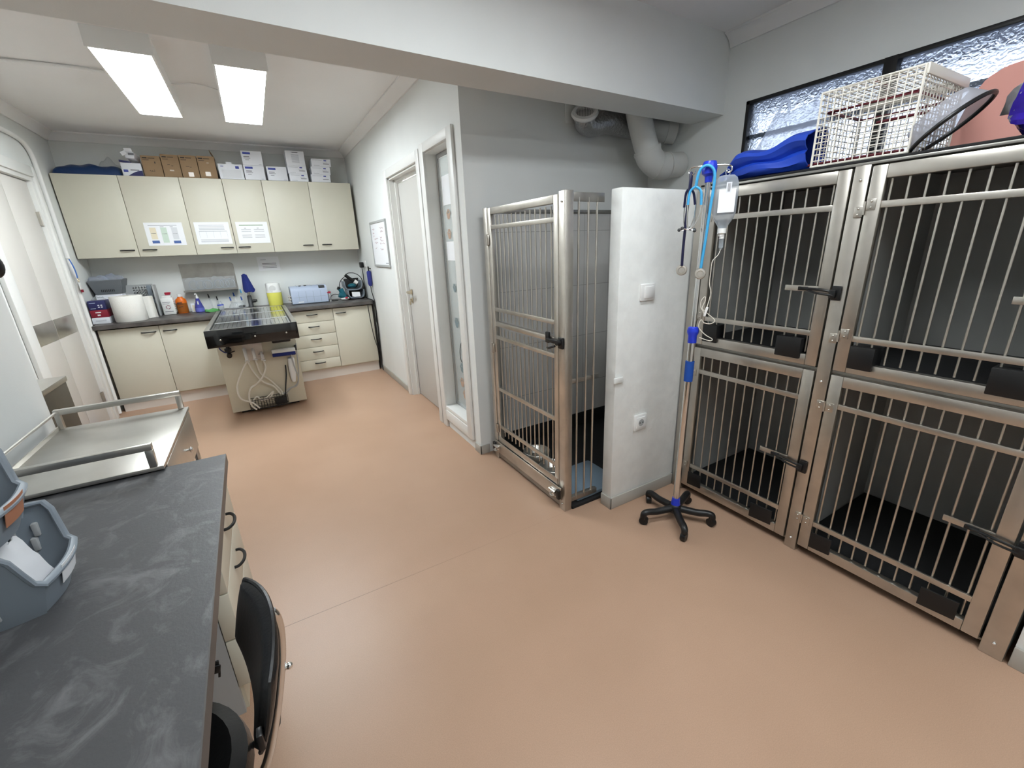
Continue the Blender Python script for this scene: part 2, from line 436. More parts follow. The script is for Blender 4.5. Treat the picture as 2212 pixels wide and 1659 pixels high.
# left wall with the opening for the double door
wl = MB(); wl.box(XL - .15, XL, -.90, YB, 0, HC); wl.box(XL - .15, XL, -2.0, -.90, 2.24, HC); wl.box(XL - .15, XL, -3.7, -2.0, 0, HC)
struct('wall_left', wl, 'wall', 'white left wall around the grey double door', 'wall')
struct('wall_left_front', MB().box(XL - .15, XP, YS - .1, -3.66, 0, HC), 'wall', 'white wall block beside the desk and the trolley', 'wall')
# wall with the door and the tall side window
wd = MB(); T = .13
wd.box(0, T, -2.0, YB, 0, HC); wd.box(0, T, -2.9, -2.0, 2.165, HC); wd.box(0, T, -3.035, -2.9, 0, HC)
wd.box(0, T, -3.525, -3.035, 2.19, HC); wd.box(0, T, -3.525, -3.035, 0, .17); wd.box(0, T, YA, -3.525, 0, HC)
struct('wall_center', wd, 'wall', 'white wall with the grey door and the tall narrow window', 'wall')
struct('wall_alcove', MB().box(T, XR + .15, YA, YA + .13, 0, HC), 'wall', 'white wall at the back of the dog kennel alcove', 'wall')
# window wall, opening for the high window
wr = MB(); wr.box(XR, XR + .15, YA, -4.49, 0, HC); wr.box(XR, XR + .15, -6.9, -4.49, 0, 1.84); wr.box(XR, XR + .15, -6.9, -4.49, 2.315, HC); wr.box(XR, XR + .15, YS, -6.9, 0, HC)
struct('wall_right', wr, 'wall', 'white right wall below and above the high window', 'wall')
struct('wall_right_front', MB().box(XF, XR, -7.2, -6.275, 0, 1.84), 'wall', 'white wall stub beside the cages', 'wall')
struct('wall_front', MB().box(XL - .15, XR + .15, YS - .13, YS, 0, HC), 'wall', 'white wall opposite the kitchen', 'wall')
struct('wall_partition', MB().box(.322, XR, -4.774, -4.697, 0, 1.754, .006), 'taped', 'low white partition wall between kennel and cages', 'wall')
# down-stand beam, slightly out of square with the room
struct('ceiling_beam', MB().prism([(XL - .1, -4.476), (XR + .01, -4.334), (XR + .01, -4.084), (XL - .1, -4.205)], 2.279, HC), 'wall', 'deep white beam across the ceiling', 'beam')
# coving: cove profile swept along walls
def cove(name, p0, p1, n, label):
    """p0-p1 along the wall at ceiling level, n: into the room"""
    p0, p1, n = Vector(p0), Vector(p1), Vector(n); s = .075
    prof = [(0, 0), (0, -s), (.012, -s), (.018, -.055), (.034, -.034), (.055, -.018), (s, -.012), (s, 0)]
    mb = MB(); A = [mb.bm.verts.new(p0 + n * a + Vector((0, 0, b))) for a, b in prof]; B = [mb.bm.verts.new(p1 + n * a + Vector((0, 0, b))) for a, b in prof]
    for i in range(len(prof)):
        j = (i + 1) % len(prof); mb.bm.faces.new((A[i], A[j], B[j], B[i]))
    mb.bm.faces.new(A); mb.bm.faces.new(B[::-1])
    struct(name, mb, 'ceiling', label, 'coving')
cove('trim_1', (XL, YB, HC), (0, YB, HC), (0, -1, 0), 'coving above the kitchen cabinets')
cove('trim_2', (0, YB, HC), (0, YA, HC), (-1, 0, 0), 'coving above the grey door')
cove('trim_3', (XL, YB, HC), (XL, -3.66, HC), (1, 0, 0), 'coving on the left wall')
cove('trim_4', (XR, -4.34, HC), (XR, YS, HC), (-1, 0, 0), 'coving above the high window')
# skirtings
struct('baseboard_center', MB().box(-.012, 0, -1.90, -.74, 0, .07, .003).box(-.012, 0, YA - .012, -3.62, 0, .07, .003).box(-.012, .07, YA - .012, YA, 0, .07, .003), 'trimgrey', 'grey skirting under the white wall', 'skirting')
struct('baseboard_partition', MB().box(.312, .842, -4.786, -4.774, 0, .075, .003).box(.312, .322, -4.786, -4.700, 0, .075, .003), 'trimgrey', 'grey skirting around the low partition', 'skirting')
struct('baseboard_right', MB().box(XF - .012, XF, -7.2, -6.275, 0, .085, .003), 'trimgrey', 'grey skirting on the wall stub beside the cages', 'skirting')
struct('baseboard_left', MB().box(XL, XL + .012, -3.6, -2.1, 0, .08, .003).box(XP, XP + .012, YS, -6.3, 0, .08, .003), 'trimgrey', 'grey skirting on the left wall', 'skirting')
# kitchen plinth
struct('baseboard_kitchen', MB().box(-2.69, -1.735, -.705, -.69, 0, .125).box(-2.69, -2.675, -.69, -.16, 0, .125), 'plinth', 'pale plinth board left of the sink table', 'plinth')
struct('baseboard_kitchen', MB().box(-.985, -.038, -.705, -.69, 0, .125), 'plinth', 'pale plinth board right of the sink table', 'plinth')
# kennel tiles
struct('trim_5', MB().box(.16, XR, YA - .012, YA, .0, 1.72).box(XR - .012, XR, -4.69, YA - .012, 0, 1.72), 'tile', 'grey marbled tiles lining the dog kennel', 'tile')
struct('trim_6', MB().box(.16, XR, YA - .022, YA, 1.72, 1.745, .003).box(XR - .022, XR, -4.69, YA - .02, 1.72, 1.745, .003), 'steeld', 'metal strip along the top of the kennel tiles', 'tile')

# door 1: grey double door in the left wall
d1 = sroot('door_1', 'pale grey double swing door in the left wall', 'door', (XL, -1.45, 0))
fr = MB(); fr.box(XL - .14, XL + .012, -.97, -.902, 0, 2.18, .004).box(XL - .14, XL + .012, -1.998, -1.94, 0, 2.18, .004).box(XL - .14, XL + .012, -1.998, -.902, 2.18, 2.238, .004)
fr.box(XL + .001, XL + .03, -.925, -.86, 0, 2.30, .006).box(XL + .001, XL + .03, -2.12, -1.975, 0, 2.30, .006).box(XL + .001, XL + .028, -1.975, -.925, 2.215, 2.298, .004)
struct('frame', fr, 'whitewood', parent=d1)
for y0, y1 in ((-1.452, -.972), (-1.938, -1.456)):
    lf = struct('door_leaf', MB().box(XL - .06, XL - .02, y0, y1, .008, 2.175, .004), 'doorgrey', parent=d1)
    struct('push_plate', MB().box(XL - .021, XL - .017, y0 + (.01 if y0 < -1.5 else .004), y1 - (.004 if y0 < -1.5 else .02), .91, 1.07, .0015), 'steelt', parent=lf)
for z in (1.88, .25):
    struct('hinge', MB().cyl((XL - .008, -.965, z - .06), (XL - .008, -.965, z + .06), .009).box(XL - .02, XL - .006, -1.0, -.965, z - .055, z + .055), 'steel', parent=d1)

# door 2: grey door in the white wall
d2 = sroot('door_2', 'pale grey inner door with brass lever handle', 'door', (0, -2.45, 0))
def archi(mb, x, ya, yb, z, w, t):
    mb.box(x - t, x, ya - w, ya, 0, z + w, .006); mb.box(x - t, x, yb, yb + w, 0, z + w, .006); mb.box(x - t + .001, x, ya, yb, z, z + w - .001, .004)
fr = MB(); archi(fr, 0, -2.885, -2.015, 2.155, .075, .024)
fr.box(0, T, -2.03, -2.0, 0, 2.165).box(0, T, -2.9, -2.872, 0, 2.165).box(0, T, -2.9, -2.0, 2.14, 2.165)
fr.box(.05, .075, -2.045, -2.03, 0, 2.14).box(.05, .075, -2.872, -2.86, 0, 2.14).box(.05, .075, -2.872, -2.03, 2.125, 2.14)
struct('frame', fr, 'whitewood', parent=d2)
lf = struct('door_leaf', MB().box(.078, .118, -2.87, -2.035, .008, 2.11, .003), 'doorwhite', parent=d2)
h = MB(); h.box(.066, .078, -2.155, -2.105, 1.085, 1.135, .012).cyl((.07, -2.13, 1.11), (.025, -2.13, 1.11), .011)
h.tube([(.028, -2.13, 1.11), (.022, -2.16, 1.11), (.024, -2.25, 1.108)], .011, 8, 3).box(.066, .078, -2.15, -2.11, 1.0, 1.055, .01).cyl((.064, -2.13, 1.03), (.05, -2.13, 1.03), .012)
h.box(.04, .06, -2.133, -2.127, .985, 1.02, .004)
struct('handle', h, 'brass', parent=lf)
c = MB()
for y in (-2.3, -2.6): c.box(.06, .08, y - .03, y, 2.115, 2.137, .003)
struct('hook', c, 'white', parent=d2)

# window 1: tall narrow side window
w1 = sroot('window_1', 'tall narrow side window with paw print stickers', 'window', (0, -3.28, .17))
fr = MB(); t = .022
fr.box(-t, 0, -3.6, -3.515, .075, 2.25, .006).box(-t, 0, -3.06, -2.975, .0, 2.25, .006).box(-t + .001, 0, -3.515, -3.06, 2.185, 2.249, .004).box(-t + .001, 0, -3.515, -3.06, .076, .165, .004)
fr.box(0, T, -3.525, -3.512, .17, 2.19).box(0, T, -3.05, -3.035, .17, 2.19).box(0, T, -3.525, -3.035, 2.178, 2.19)
struct('frame', fr, 'whitewood', parent=w1)
struct('window_sill', MB().box(-.015, T, -3.525, -3.035, .165, .2, .004), 'whitewood', parent=w1)
b = MB(); b.box(.085, .10, -3.512, -3.49, .2, 2.178, .002).box(.085, .10, -3.07, -3.05, .2, 2.178, .002).box(.085, .10, -3.49, -3.07, 2.15, 2.178, .002).box(.085, .10, -3.49, -3.07, .2, .225, .002)
struct('glazing_bead', b, 'lightgrey', parent=w1)
gp = struct('pane', MB().box(.09, .095, -3.49, -3.07, .225, 2.15), 'glass', parent=w1)
struct('frosted_film', MB().box(.0955, .0965, -3.49, -3.10, .23, 2.145), 'film', parent=w1)
def paw(y, z, s):
    m = MB(); X0 = .0885
    m.lathe([(0, 0), (s * .5, 0), (s * .5, .0008), (0, .0008)], (X0, y, z), 14, Euler((0, -PI / 2, 0)).to_matrix(), 1.0, 1.15)
    for k, (dy, dz) in enumerate(((-.62, .45), (-.24, .85), (.24, .85), (.62, .45))):
        m.lathe([(0, 0), (s * .22, 0), (s * .22, .0008), (0, .0008)], (X0, y + dy * s, z + dz * s), 10, Euler((0, -PI / 2, 0)).to_matrix(), 1.3, .9)
    return m
for y, z, s, c in ((-3.20, 1.74, .045, 'pawbrown'), (-3.19, 1.60, .045, 'pawbrown'), (-3.21, 1.2, .04, 'pawgrey'), (-3.20, .92, .05, 'pawgrey'), (-3.24, .55, .05, 'pawgrey'), (-3.22, .42, .05, 'pawbrown'), (-3.26, .32, .05, 'pawbrown')):
    struct('paw_sticker', paw(y, z, s), c, parent=w1)
cat = MB()
for yy, zz, a, b_ in ((-3.36, 1.86, .08, .20), (-3.33, 1.05, .05, .15), (-3.33, .36, .04, .11)):
    cat.lathe([(0, 0), (1, 0), (1, .0008), (0, .0008)], (.0885, yy, zz), 22, Euler((0, -PI / 2, 0)).to_matrix(), b_, a)
struct('sticker', cat, 'pawgrey', parent=w1)
struct('sticker', MB().tube([(.088, -3.34, .61), (.088, -3.24, .62), (.088, -3.22, .70), (.088, -3.26, .78), (.088, -3.31, .80)], .003, 6, 4), 'printd', parent=w1)
# the room seen through it
struct('wall_corridor', MB().box(1.15, 1.25, YA + .13, YB, 0, HC).box(T, 1.15, -1.4, -1.32, 0, HC), 'wall', 'white corridor wall seen through the narrow window', 'wall')
for z0, z1, lb in ((1.82, 2.02, 'white notice sheet stuck near the top of the narrow window'), (1.42, 1.56, 'white notice sheet stuck halfway up the narrow window')):
    single('notice_sheet', MB().box(.0877, .0885, -3.32, -3.12, z0, z1), 'paper', lb, 'paper', 'sheets on the narrow window')
sh = thing('wall_shelf', 'grey shelf seen through the narrow window', 'shelf', (.9, -2.9, 0))
part('shelf_board', MB().box(.60, 1.15, -3.35, -2.3, .98, 1.01, .003), 'darkgrey', sh)
part('support', MB().box(1.10, 1.15, -3.3, -3.25, .0, .98).box(1.10, 1.15, -2.4, -2.35, .0, .98), 'lightgrey', sh)
lc = thing('ceiling_light', 'added ceiling light brightening the corridor behind the grey door', 'lamp', (.6, -2.4, HC - .05))  # unseen light added so the corridor shows bright through the glass
part('light_frame', MB().box(.45, .75, -3.0, -1.8, HC - .05, HC), 'white', lc); part('diffuser', MB().box(.47, .73, -2.98, -1.82, HC - .056, HC - .05), 'lamp3', lc)

# window 2: high black framed window with hammered glass
w2 = sroot('window_2', 'high black framed window with hammered glass', 'window', (XR, -5.6, 1.84))
X0, X1 = XR - .004, XR + .05
fr = MB(); f = .022
fr.box(X0, X1, -6.9, -4.49, 2.315 - f, 2.315, .002).box(X0, X1, -6.9, -4.49, 1.84, 1.84 + f, .002).box(X0, X1, -4.49 - f, -4.49, 1.84, 2.315, .002).box(X0, X1, -6.9, -6.9 + f, 1.84, 2.315, .002)
fr.box(X0 - .004, X1, -5.252, -5.196, 1.84, 2.315, .002)
struct('frame', fr, 'black', parent=w2)
struct('trim_7', MB().box(XR + .15, XR + .42, -8.0, -3.8, 2.315, 2.42), 'dullwall', 'eave outside, added to darken the top of the high window', 'overhang')  # unseen box added outside to give the glass its dark upper band
struct('glazing_bar', MB().box(XR + .035, XR + .075, -6.9, -4.49, 2.10, 2.125, .002), 'grey', parent=w2)
for a, b in ((-5.196, -4.512), (-6.878, -5.252)):
    struct('pane', MB().box(XR + .022, XR + .03, a, b, 1.862, 2.293), 'hammered', parent=w2)

# ------------------------------------------------------------------ ceiling lights
def led(name, label, x0, x1, y0, y1, mt, zb=2.62, along='y'):
    t = thing(name, label, 'ceiling light', ((x0 + x1) / 2, (y0 + y1) / 2, zb), 'LED ceiling panels')
    e = .012
    fr = MB(); fr.box(x0 - e, x1 + e, y0 - e, y0, zb - .002, HC).box(x0 - e, x1 + e, y1, y1 + e, zb - .002, HC).box(x0 - e, x0, y0, y1, zb - .002, HC).box(x1, x1 + e, y0, y1, zb - .002, HC)
    part('light_frame', fr, 'white', t)
    part('diffuser', MB().box(x0, x1, y0, y1, zb, zb + .01), mt, t)
    return t
led('ceiling_light', 'lit white LED ceiling panel further from the grey door', -1.795, -1.522, -2.875, -1.563, 'lamp')
led('ceiling_light', 'lit white LED ceiling panel nearer the grey door', -1.217, -.943, -2.877, -1.556, 'lamp')
led('ceiling_light', 'lit white LED ceiling panel in the front half of the room, nearer the beam', FX0, FX1, FY0, FY1, 'lamp2', 2.66)
led('ceiling_light', 'added LED ceiling panel in the front half of the room, brightening partition and cages', -.6, .6, -7.0, -6.7, 'lamp2', 2.66)  # extra panel out of view, added to brighten the partition and cage fronts
def cable_run(pts, r, label):
    return single('ceiling_cable', MB().tube(pts, r, 8, 4), 'white', label, 'cable', 'ceiling light cables')
cable_run([(-2.725, -2.15, HC - .012), (-2.4, -2.17, HC - .014), (-2.1, -2.19, HC - .012), (-1.81, -2.2, HC - .02)], .011, 'thick white cable from the left wall to the first ceiling light')
cable_run([(-1.508, -2.1, HC - .02), (-1.42, -2.12, HC - .008), (-1.33, -2.13, HC - .008), (-1.231, -2.1, HC - .02)], .005, 'thin white cable between the two ceiling lights')

# ------------------------------------------------------------------ kitchen
def bow_handle(y, x0, x1, z, axis='x'):
    """bow handle in front of a door face at y"""
    m = MB(); xm = (x0 + x1) / 2
    pts = [(x0, y, z), (x0 + .006, y - .014, z), (xm - (xm - x0) * .5, y - .024, z), (xm, y - .027, z), (xm + (xm - x0) * .5, y - .024, z), (x1 - .006, y - .014, z), (x1, y, z)]
    m.tube(pts, .0068, 8, 3, flat=(1, .9)); return m
UF = -.471     # upper door face
ux = [-2.724, -2.239, -1.749, -1.372, -.997, -.517, -.038]
zt, zb = 2.314, 1.546
ulab = ['cream double wall cabinet at the left end, with a coloured poster', 'narrow cream double wall cabinet in the middle with two white notices', 'cream double wall cabinet at the right end without notices']
hz = [(-2.381, -2.271), (-2.200, -2.088), (-1.516, -1.402), (-1.345, -1.235), (-.678, -.572), (-.464, -.362)]
for k in range(3):
    a, m_, b = ux[2 * k], ux[2 * k + 1], ux[2 * k + 2]
    t = thing('wall_cabinet', ulab[k], 'wall cabinet', ((a + b) / 2, -.31, zb), 'cream wall cabinets')
    bd = MB(); y0 = UF + .019
    bd.box(a + .001, a + .017, y0, YB - .001, zb, zt - .001).box(b - .017, b - .001, y0, YB - .001, zb, zt - .001).box(a + .017, b - .017, y0, YB - .001, zb, zb + .016).box(a + .017, b - .017, y0, YB - .001, zt - .017, zt - .001).box(a + .017, b - .017, YB - .012, YB - .001, zb + .016, zt - .017)
    part('body', bd, 'creamedge', t)
    for q, (p0, p1) in enumerate(((a, m_), (m_, b))):
        d = part('door', MB().box(p0 + .002, p1 - .002, UF, UF + .018, zb, zt, .0025), 'cream', t)
        hx = hz[2 * k + q]
        part('handle', bow_handle(UF, hx[0], hx[1], 1.612), 'black', d)
BF = -.75
def base_body(t, a, b):
    bd = MB(); y0 = BF + .019
    bd.box(a + .001, a + .017, y0, YB - .001, .125, .872).box(b - .017, b - .001, y0, YB - .001, .125, .872).box(a + .017, b - .017, y0, YB - .001, .125, .14).box(a + .017, b - .017, YB - .012, YB - .001, .14, .872)
    part('body', bd, 'creamedge', t)
t = thing('base_cabinet', 'cream double base cabinet at the left end, under the paper roll', 'base cabinet', (-2.212, -.45, .125), 'cream base cabinets')
base_body(t, -2.69, -1.732)
for a, b, h0, h1 in ((-2.69, -2.212, -2.361, -2.245), (-2.212, -1.732, -2.179, -2.07)):
    d = part('door', MB().box(a + .002, b - .002, BF, BF + .018, .138, .863, .0025), 'cream', t)
    part('handle', bow_handle(BF, h0, h1, .805), 'black', d)
t = thing('base_cabinet', 'cream base cabinet with five drawers right of the sink table', 'base cabinet', (-.75, -.45, .125), 'cream base cabinets')
base_body(t, -.99, -.512)
for z0, z1 in ((.726, .863), (.574, .724), (.42, .572), (.267, .418), (.138, .265)):
    d = part('drawer', MB().box(-.988, -.514, BF, BF + .018, z0 + .002, z1, .0025), 'cream', t)
    part('handle', bow_handle(BF, -.808, -.694, z0 + (z1 - z0) * .64), 'black', d)
t = thing('base_cabinet', 'cream single door base cabinet at the right end by the black cables', 'base cabinet', (-.275, -.45, .125), 'cream base cabinets')
base_body(t, -.512, -.038)
d = part('door', MB().box(-.51, -.04, BF, BF + .018, .138, .863, .0025), 'cream', t)
part('handle', bow_handle(BF, -.479, -.366, .805), 'black', d)
single('kitchen_worktop', MB().box(-2.706, -.012, -.804, YB - .001, .877, .92, .006), 'worktop2', 'dark slate worktop along the kitchen wall', 'worktop')

# notices: sheets with printed bars as their children
def sheet_on(name, label, x0, x1, z0, z1, y, bars, group=None, m='paper'):
    t = thing(name, label, 'paper', ((x0 + x1) / 2, y, z0), group)
    part('sheet', MB().box(x0, x1, y - .0012, y, z0, z1), m, t)
    W_, H_ = x1 - x0, z1 - z0; by = {}
    for (u0, u1, v0, v1, mm) in bars:
        by.setdefault(mm, MB()).box(x0 + u0 * W_, x0 + u1 * W_, y - .0018, y - .0011, z0 + v0 * H_, z0 + v1 * H_)
    for mm, mb in by.items(): part('print', mb, mm, t)
    return t
def lines(u0, u1, vs, h=.02, m='printl'): return [(u0, u1, v, v + h, m) for v in vs]
g = 'notices on the wall cabinets'
sheet_on('notice', 'white notice with tan, green and grey columns on the wall cabinet', -2.14, -1.818, 1.651, 1.878, UF - .0005,
         [(.10, .85, .86, .885, 'printl'), (.12, .28, .28, .78, 'postertan'), (.40, .56, .12, .78, 'postergreen'), (.68, .84, .26, .78, 'postergrey'), (.11, .30, .10, .22, 'posterblue'), (.67, .86, .08, .20, 'posterblue'), (.14, .26, .52, .54, 'print'), (.42, .54, .5, .52, 'print'), (.70, .82, .5, .52, 'print'), (.4, .5, .8, .82, 'print'), (.66, .74, .8, .82, 'print')], g)
sheet_on('notice', 'white notice with a faint grey table, middle one on the wall cabinets', -1.716, -1.398, 1.651, 1.878, UF - .0005,
         lines(.12, .85, (.85, .78, .72, .66)) + lines(.1, .9, (.58, .2, .14, .10)) + [(x, x + .004, .3, .58, 'printl') for x in (.1, .3, .5, .7, .9)], g)
sheet_on('notice', 'white notice with a green heading bar on the wall cabinet', -1.333, -1.021, 1.651, 1.878, UF - .0005,
         [(.1, .85, .83, .865, 'greenbar')] + lines(.14, .44, (.64, .55, .38, .33, .27), .012, 'print') + lines(.54, .86, (.64, .55, .38, .33, .27), .012, 'print') + [(.24, .30, .70, .72, 'print'), (.64, .7, .70, .72, 'print')], g)
sheet_on('notice', 'small white notice on the kitchen wall above the yellow container', -1.197, -.961, 1.333, 1.496, YB,
         lines(.2, .85, (.5, .43, .3, .2), .03, 'print') + [(.15, .4, .78, .81, 'printl')], 'small notice')

# cartons on top of the wall cabinets
def carton(name, label, x0, x1, y0, y1, z0, z1, m, bars=(), group=None, cat='box', rot=0, lid=None):
    t = thing(name, label, cat, ((x0 + x1) / 2, (y0 + y1) / 2, z0), group)
    part('carton', MB().box(x0, x1, y0, y1, z0, z1, .003), m, t)
    W_, H_ = x1 - x0, z1 - z0; by = {}
    for (u0, u1, v0, v1, mm) in bars:
        by.setdefault(mm, MB()).box(x0 + u0 * W_, x0 + u1 * W_, y0 - .0012, y0 + .001, z0 + v0 * H_, z0 + v1 * H_)
    for mm, mb in by.items(): part('tape' if mm == 'tape' else 'print', mb, mm, t)
    if lid: part('flap', lid, m, t)
    if rot: t.rotation_euler.z = rot
    return t
zc_ = 2.3165
g = 'brown cartons on the wall cabinets'
hand = [(.30, .38, .27, .285, 'printd'), (.36, .375, .22, .31, 'printd'), (.42, .55, .25, .265, 'printd'), (.44, .455, .24, .3, 'printd'), (.56, .575, .24, .34, 'printd')]
head = [(.08, .32, .86, .91, 'printd'), (.36, .72, .87, .895, 'printd'), (.08, .4, .78, .80, 'printd')]
carton('cardboard_box', 'brown cardboard box next to the blue and white carton', -2.018, -1.862, -.45, -.2, zc_, 2.508, 'card', head + hand + [(.66, .71, .63, .72, 'printd')], g)
carton('cardboard_box', 'second brown cardboard box from the blue and white carton', -1.856, -1.709, -.45, -.2, zc_, 2.528, 'card', head + [(.3, .44, .55, .57, 'printd'), (.5, .62, .50, .515, 'printd'), (.36, .6, .27, .33, 'tape')], g)
carton('cardboard_box', 'third brown cardboard box from the blue and white carton', -1.703, -1.556, -.45, -.2, zc_, 2.53, 'card', head + [(.3, .5, .5, .515, 'printd'), (.52, .62, .47, .485, 'printd'), (.36, .66, .05, .25, 'tape')], g)
carton('cardboard_box', 'brown cardboard box with a raised flap beside the white cartons', -1.55, -1.396, -.45, -.2, zc_, 2.532, 'card', head + [(.5, .64, .68, .71, 'tape'), (.32, .62, .1, .3, 'tape')], g,
       lid=MB().obox((-1.41, -.33, 2.562), (.004, .2, .075), (0, -.42, 0)))
cb = carton('glove_box', 'white carton with a dark blue curved corner on the wall cabinet', -2.19, -2.03, -.44, -.22, zc_, 2.435, 'cardwhite', [(.08, .3, .3, .48, 'printb'), (.42, .85, .42, .5, 'print')], None)
cor = MB(); cor.prism([(-2.15 + .12 * k / 8, zc_ + .001 + .05 * math.sin(PI / 2 * k / 8)) for k in range(9)] + [(-2.031, zc_ + .001)], -.4412, -.439, 'y')
part('print', cor, 'navy', cb)
part('flap', MB().obox((-2.15, -.42, 2.446), (.09, .03, .016), (0, .15, 0)), 'navy', cb)
sb = thing('small_carton', 'small open white carton lying on the blue and white carton', 'box', (-2.1, -.36, 2.458))
part('carton', MB().obox((-2.09, -.36, 2.497), (.07, .17, .062), (-.12, .05, -.1), .002), 'cardwhite', sb)
part('flap', MB().obox((-2.14, -.45, 2.52), (.045, .003, .035), (.3, -.5, .3)).obox((-2.1, -.452, 2.55), (.06, .003, .03), (.5, 0, 0)), 'cardwhite', sb)
part('print', MB().obox((-2.085, -.4475, 2.515), (.045, .002, .02), (-.12, .05, -.1)), 'print', sb)
g = 'white cartons on the wall cabinets'
pz = [(.08, .45, .76, .9, 'printb'), (.1, .38, .58, .62, 'printd'), (.1, .42, .48, .51, 'print'), (.16, .34, .36, .39, 'print'), (.78, .92, .06, .09, 'printl')]
ps = [(.06, .55, .8, .84, 'printl'), (.64, .78, .72, .86, 'printb'), (.6, .9, .34, .42, 'print'), (.58, .82, .5, .54, 'printl'), (.1, .4, .12, .16, 'printl')]
carton('white_carton', 'wide white carton with a pale blue text panel beside the brown box', -1.376, -1.149, -.46, -.23, zc_, 2.465, 'cardwhite', [(.12, .9, .08, .62, 'postergrey'), (.7, .85, .7, .88, 'printb'), (.1, .22, .82, .86, 'printb')], g,
       lid=MB().obox((-1.27, -.459, 2.474), (.05, .002, .02), (0, 0, 0)))
w = carton('white_carton', 'lower carton of the stack of two square white cartons', -1.141, -.942, -.46, -.24, zc_, 2.462, 'cardwhite', pz, g)
carton('white_carton', 'upper carton of the stack of two square white cartons', -1.138, -.941, -.46, -.24, 2.463, 2.605, 'cardwhite', pz, g)
carton('white_carton', 'single white carton standing between the two taller stacks', -.919, -.716, -.46, -.24, zc_, 2.462, 'cardwhite', pz, g)
carton('white_carton', 'bottom flat carton under the tall white carton', -.696, -.499, -.46, -.25, zc_, 2.397, 'cardwhite', ps, g)
carton('white_carton', 'middle flat carton under the tall white carton', -.703, -.503, -.458, -.25, 2.398, 2.48, 'cardwhite', ps, g)
carton('white_carton', 'tall white carton with grey text on top of two flat cartons', -.70, -.505, -.45, -.25, 2.481, 2.636, 'cardwhite', lines(.3, .7, (.9, .74, .68, .62, .56, .5, .44, .38, .3, .24), .025, 'printl') + [(.36, .66, .88, .92, 'print')], g)
carton('white_carton', 'bottom flat carton of the stack of three at the right end', -.464, -.255, -.46, -.25, zc_, 2.399, 'cardwhite', ps[:3], g)
carton('white_carton', 'middle flat carton of the stack of three at the right end', -.452, -.243, -.455, -.25, 2.40, 2.483, 'cardwhite', ps, g)
carton('white_carton', 'top flat carton of the stack of three at the right end', -.438, -.226, -.46, -.25, 2.484, 2.568, 'cardwhite', ps, g)
# dark blue film roll lying on the left
def lump(x0, x1, y0, y1, z0, hfun, nu=26, nv=12, amp=.012, seed=1):
    r = random.Random(seed); ph = [r.uniform(0, 6) for _ in range(6)]
    def f(u, v):
        x = x0 + (x1 - x0) * u; th = PI * v
        e = math.sin(PI * min(1, max(0, u))) ** .35
        y = (y0 + y1) / 2 - (y1 - y0) / 2 * math.cos(th) * (.75 + .25 * e)
        z = z0 + hfun(u) * e * math.sin(th) ** .7 + amp * math.sin(11 * u + ph[0] + 3 * v) * math.sin(th) * e + amp * .6 * math.sin(23 * u + 7 * v + ph[1]) * math.sin(th) * e
        return (x, y, max(z0, z))
    return f
mb = MB(); mb.sheet(lump(-2.715, -2.2, -.455, -.17, zc_, lambda u: .105 + .012 * math.sin(9 * u) + (.075 * max(0, (u - .8) / .2))), 34, 14, .004)
single('bin_bag', mb, 'bluefilm', 'dark blue plastic film bundle on top of the left wall cabinet', 'plastic bag')
mb = MB(); mb.sheet(lump(-2.43, -2.15, -.24, -.158, zc_, lambda u: .17 + .03 * math.sin(7 * u), seed=4, amp=.02), 22, 12, .002)
single('plastic_wrap', mb, 'bagclear', 'clear crumpled plastic wrap behind the dark blue film', 'plastic bag')
# ------------------------------------------------------------------ things on the worktop
ZW = .9205
# stack of three small cartons
g = 'small cartons stacked at the left end of the worktop'
carton('carton', 'white carton at the bottom of the stack beside the paper roll', -2.725, -2.59, -.65, -.45, ZW, .982, 'cardwhite', lines(.2, .8, (.55, .4), .06, 'printl'), g)
carton('carton', 'crimson carton in the middle of the stack beside the paper roll', -2.722, -2.59, -.645, -.45, .983, 1.056, 'crimson', [(.3, .62, .62, .75, 'white'), (.38, .55, .22, .42, 'white')], g)
cn = carton('carton', 'navy open carton on top of the stack beside the paper roll', -2.722, -2.592, -.64, -.47, 1.057, 1.146, 'navy', [(.1, .45, .75, .8, 'bluegrey'), (.55, .65, .45, .55, 'paper'), (.72, .82, .45, .55, 'paper'), (.55, .65, .25, .35, 'paper'), (.72, .82, .25, .35, 'paper'), (.1, .4, .15, .2, 'bluegrey')], g)
part('film', MB().sheet(lump(-2.70, -2.6, -.62, -.49, 1.146, lambda u: .035, seed=9, amp=.006), 12, 8, .001), 'bagclear', cn)
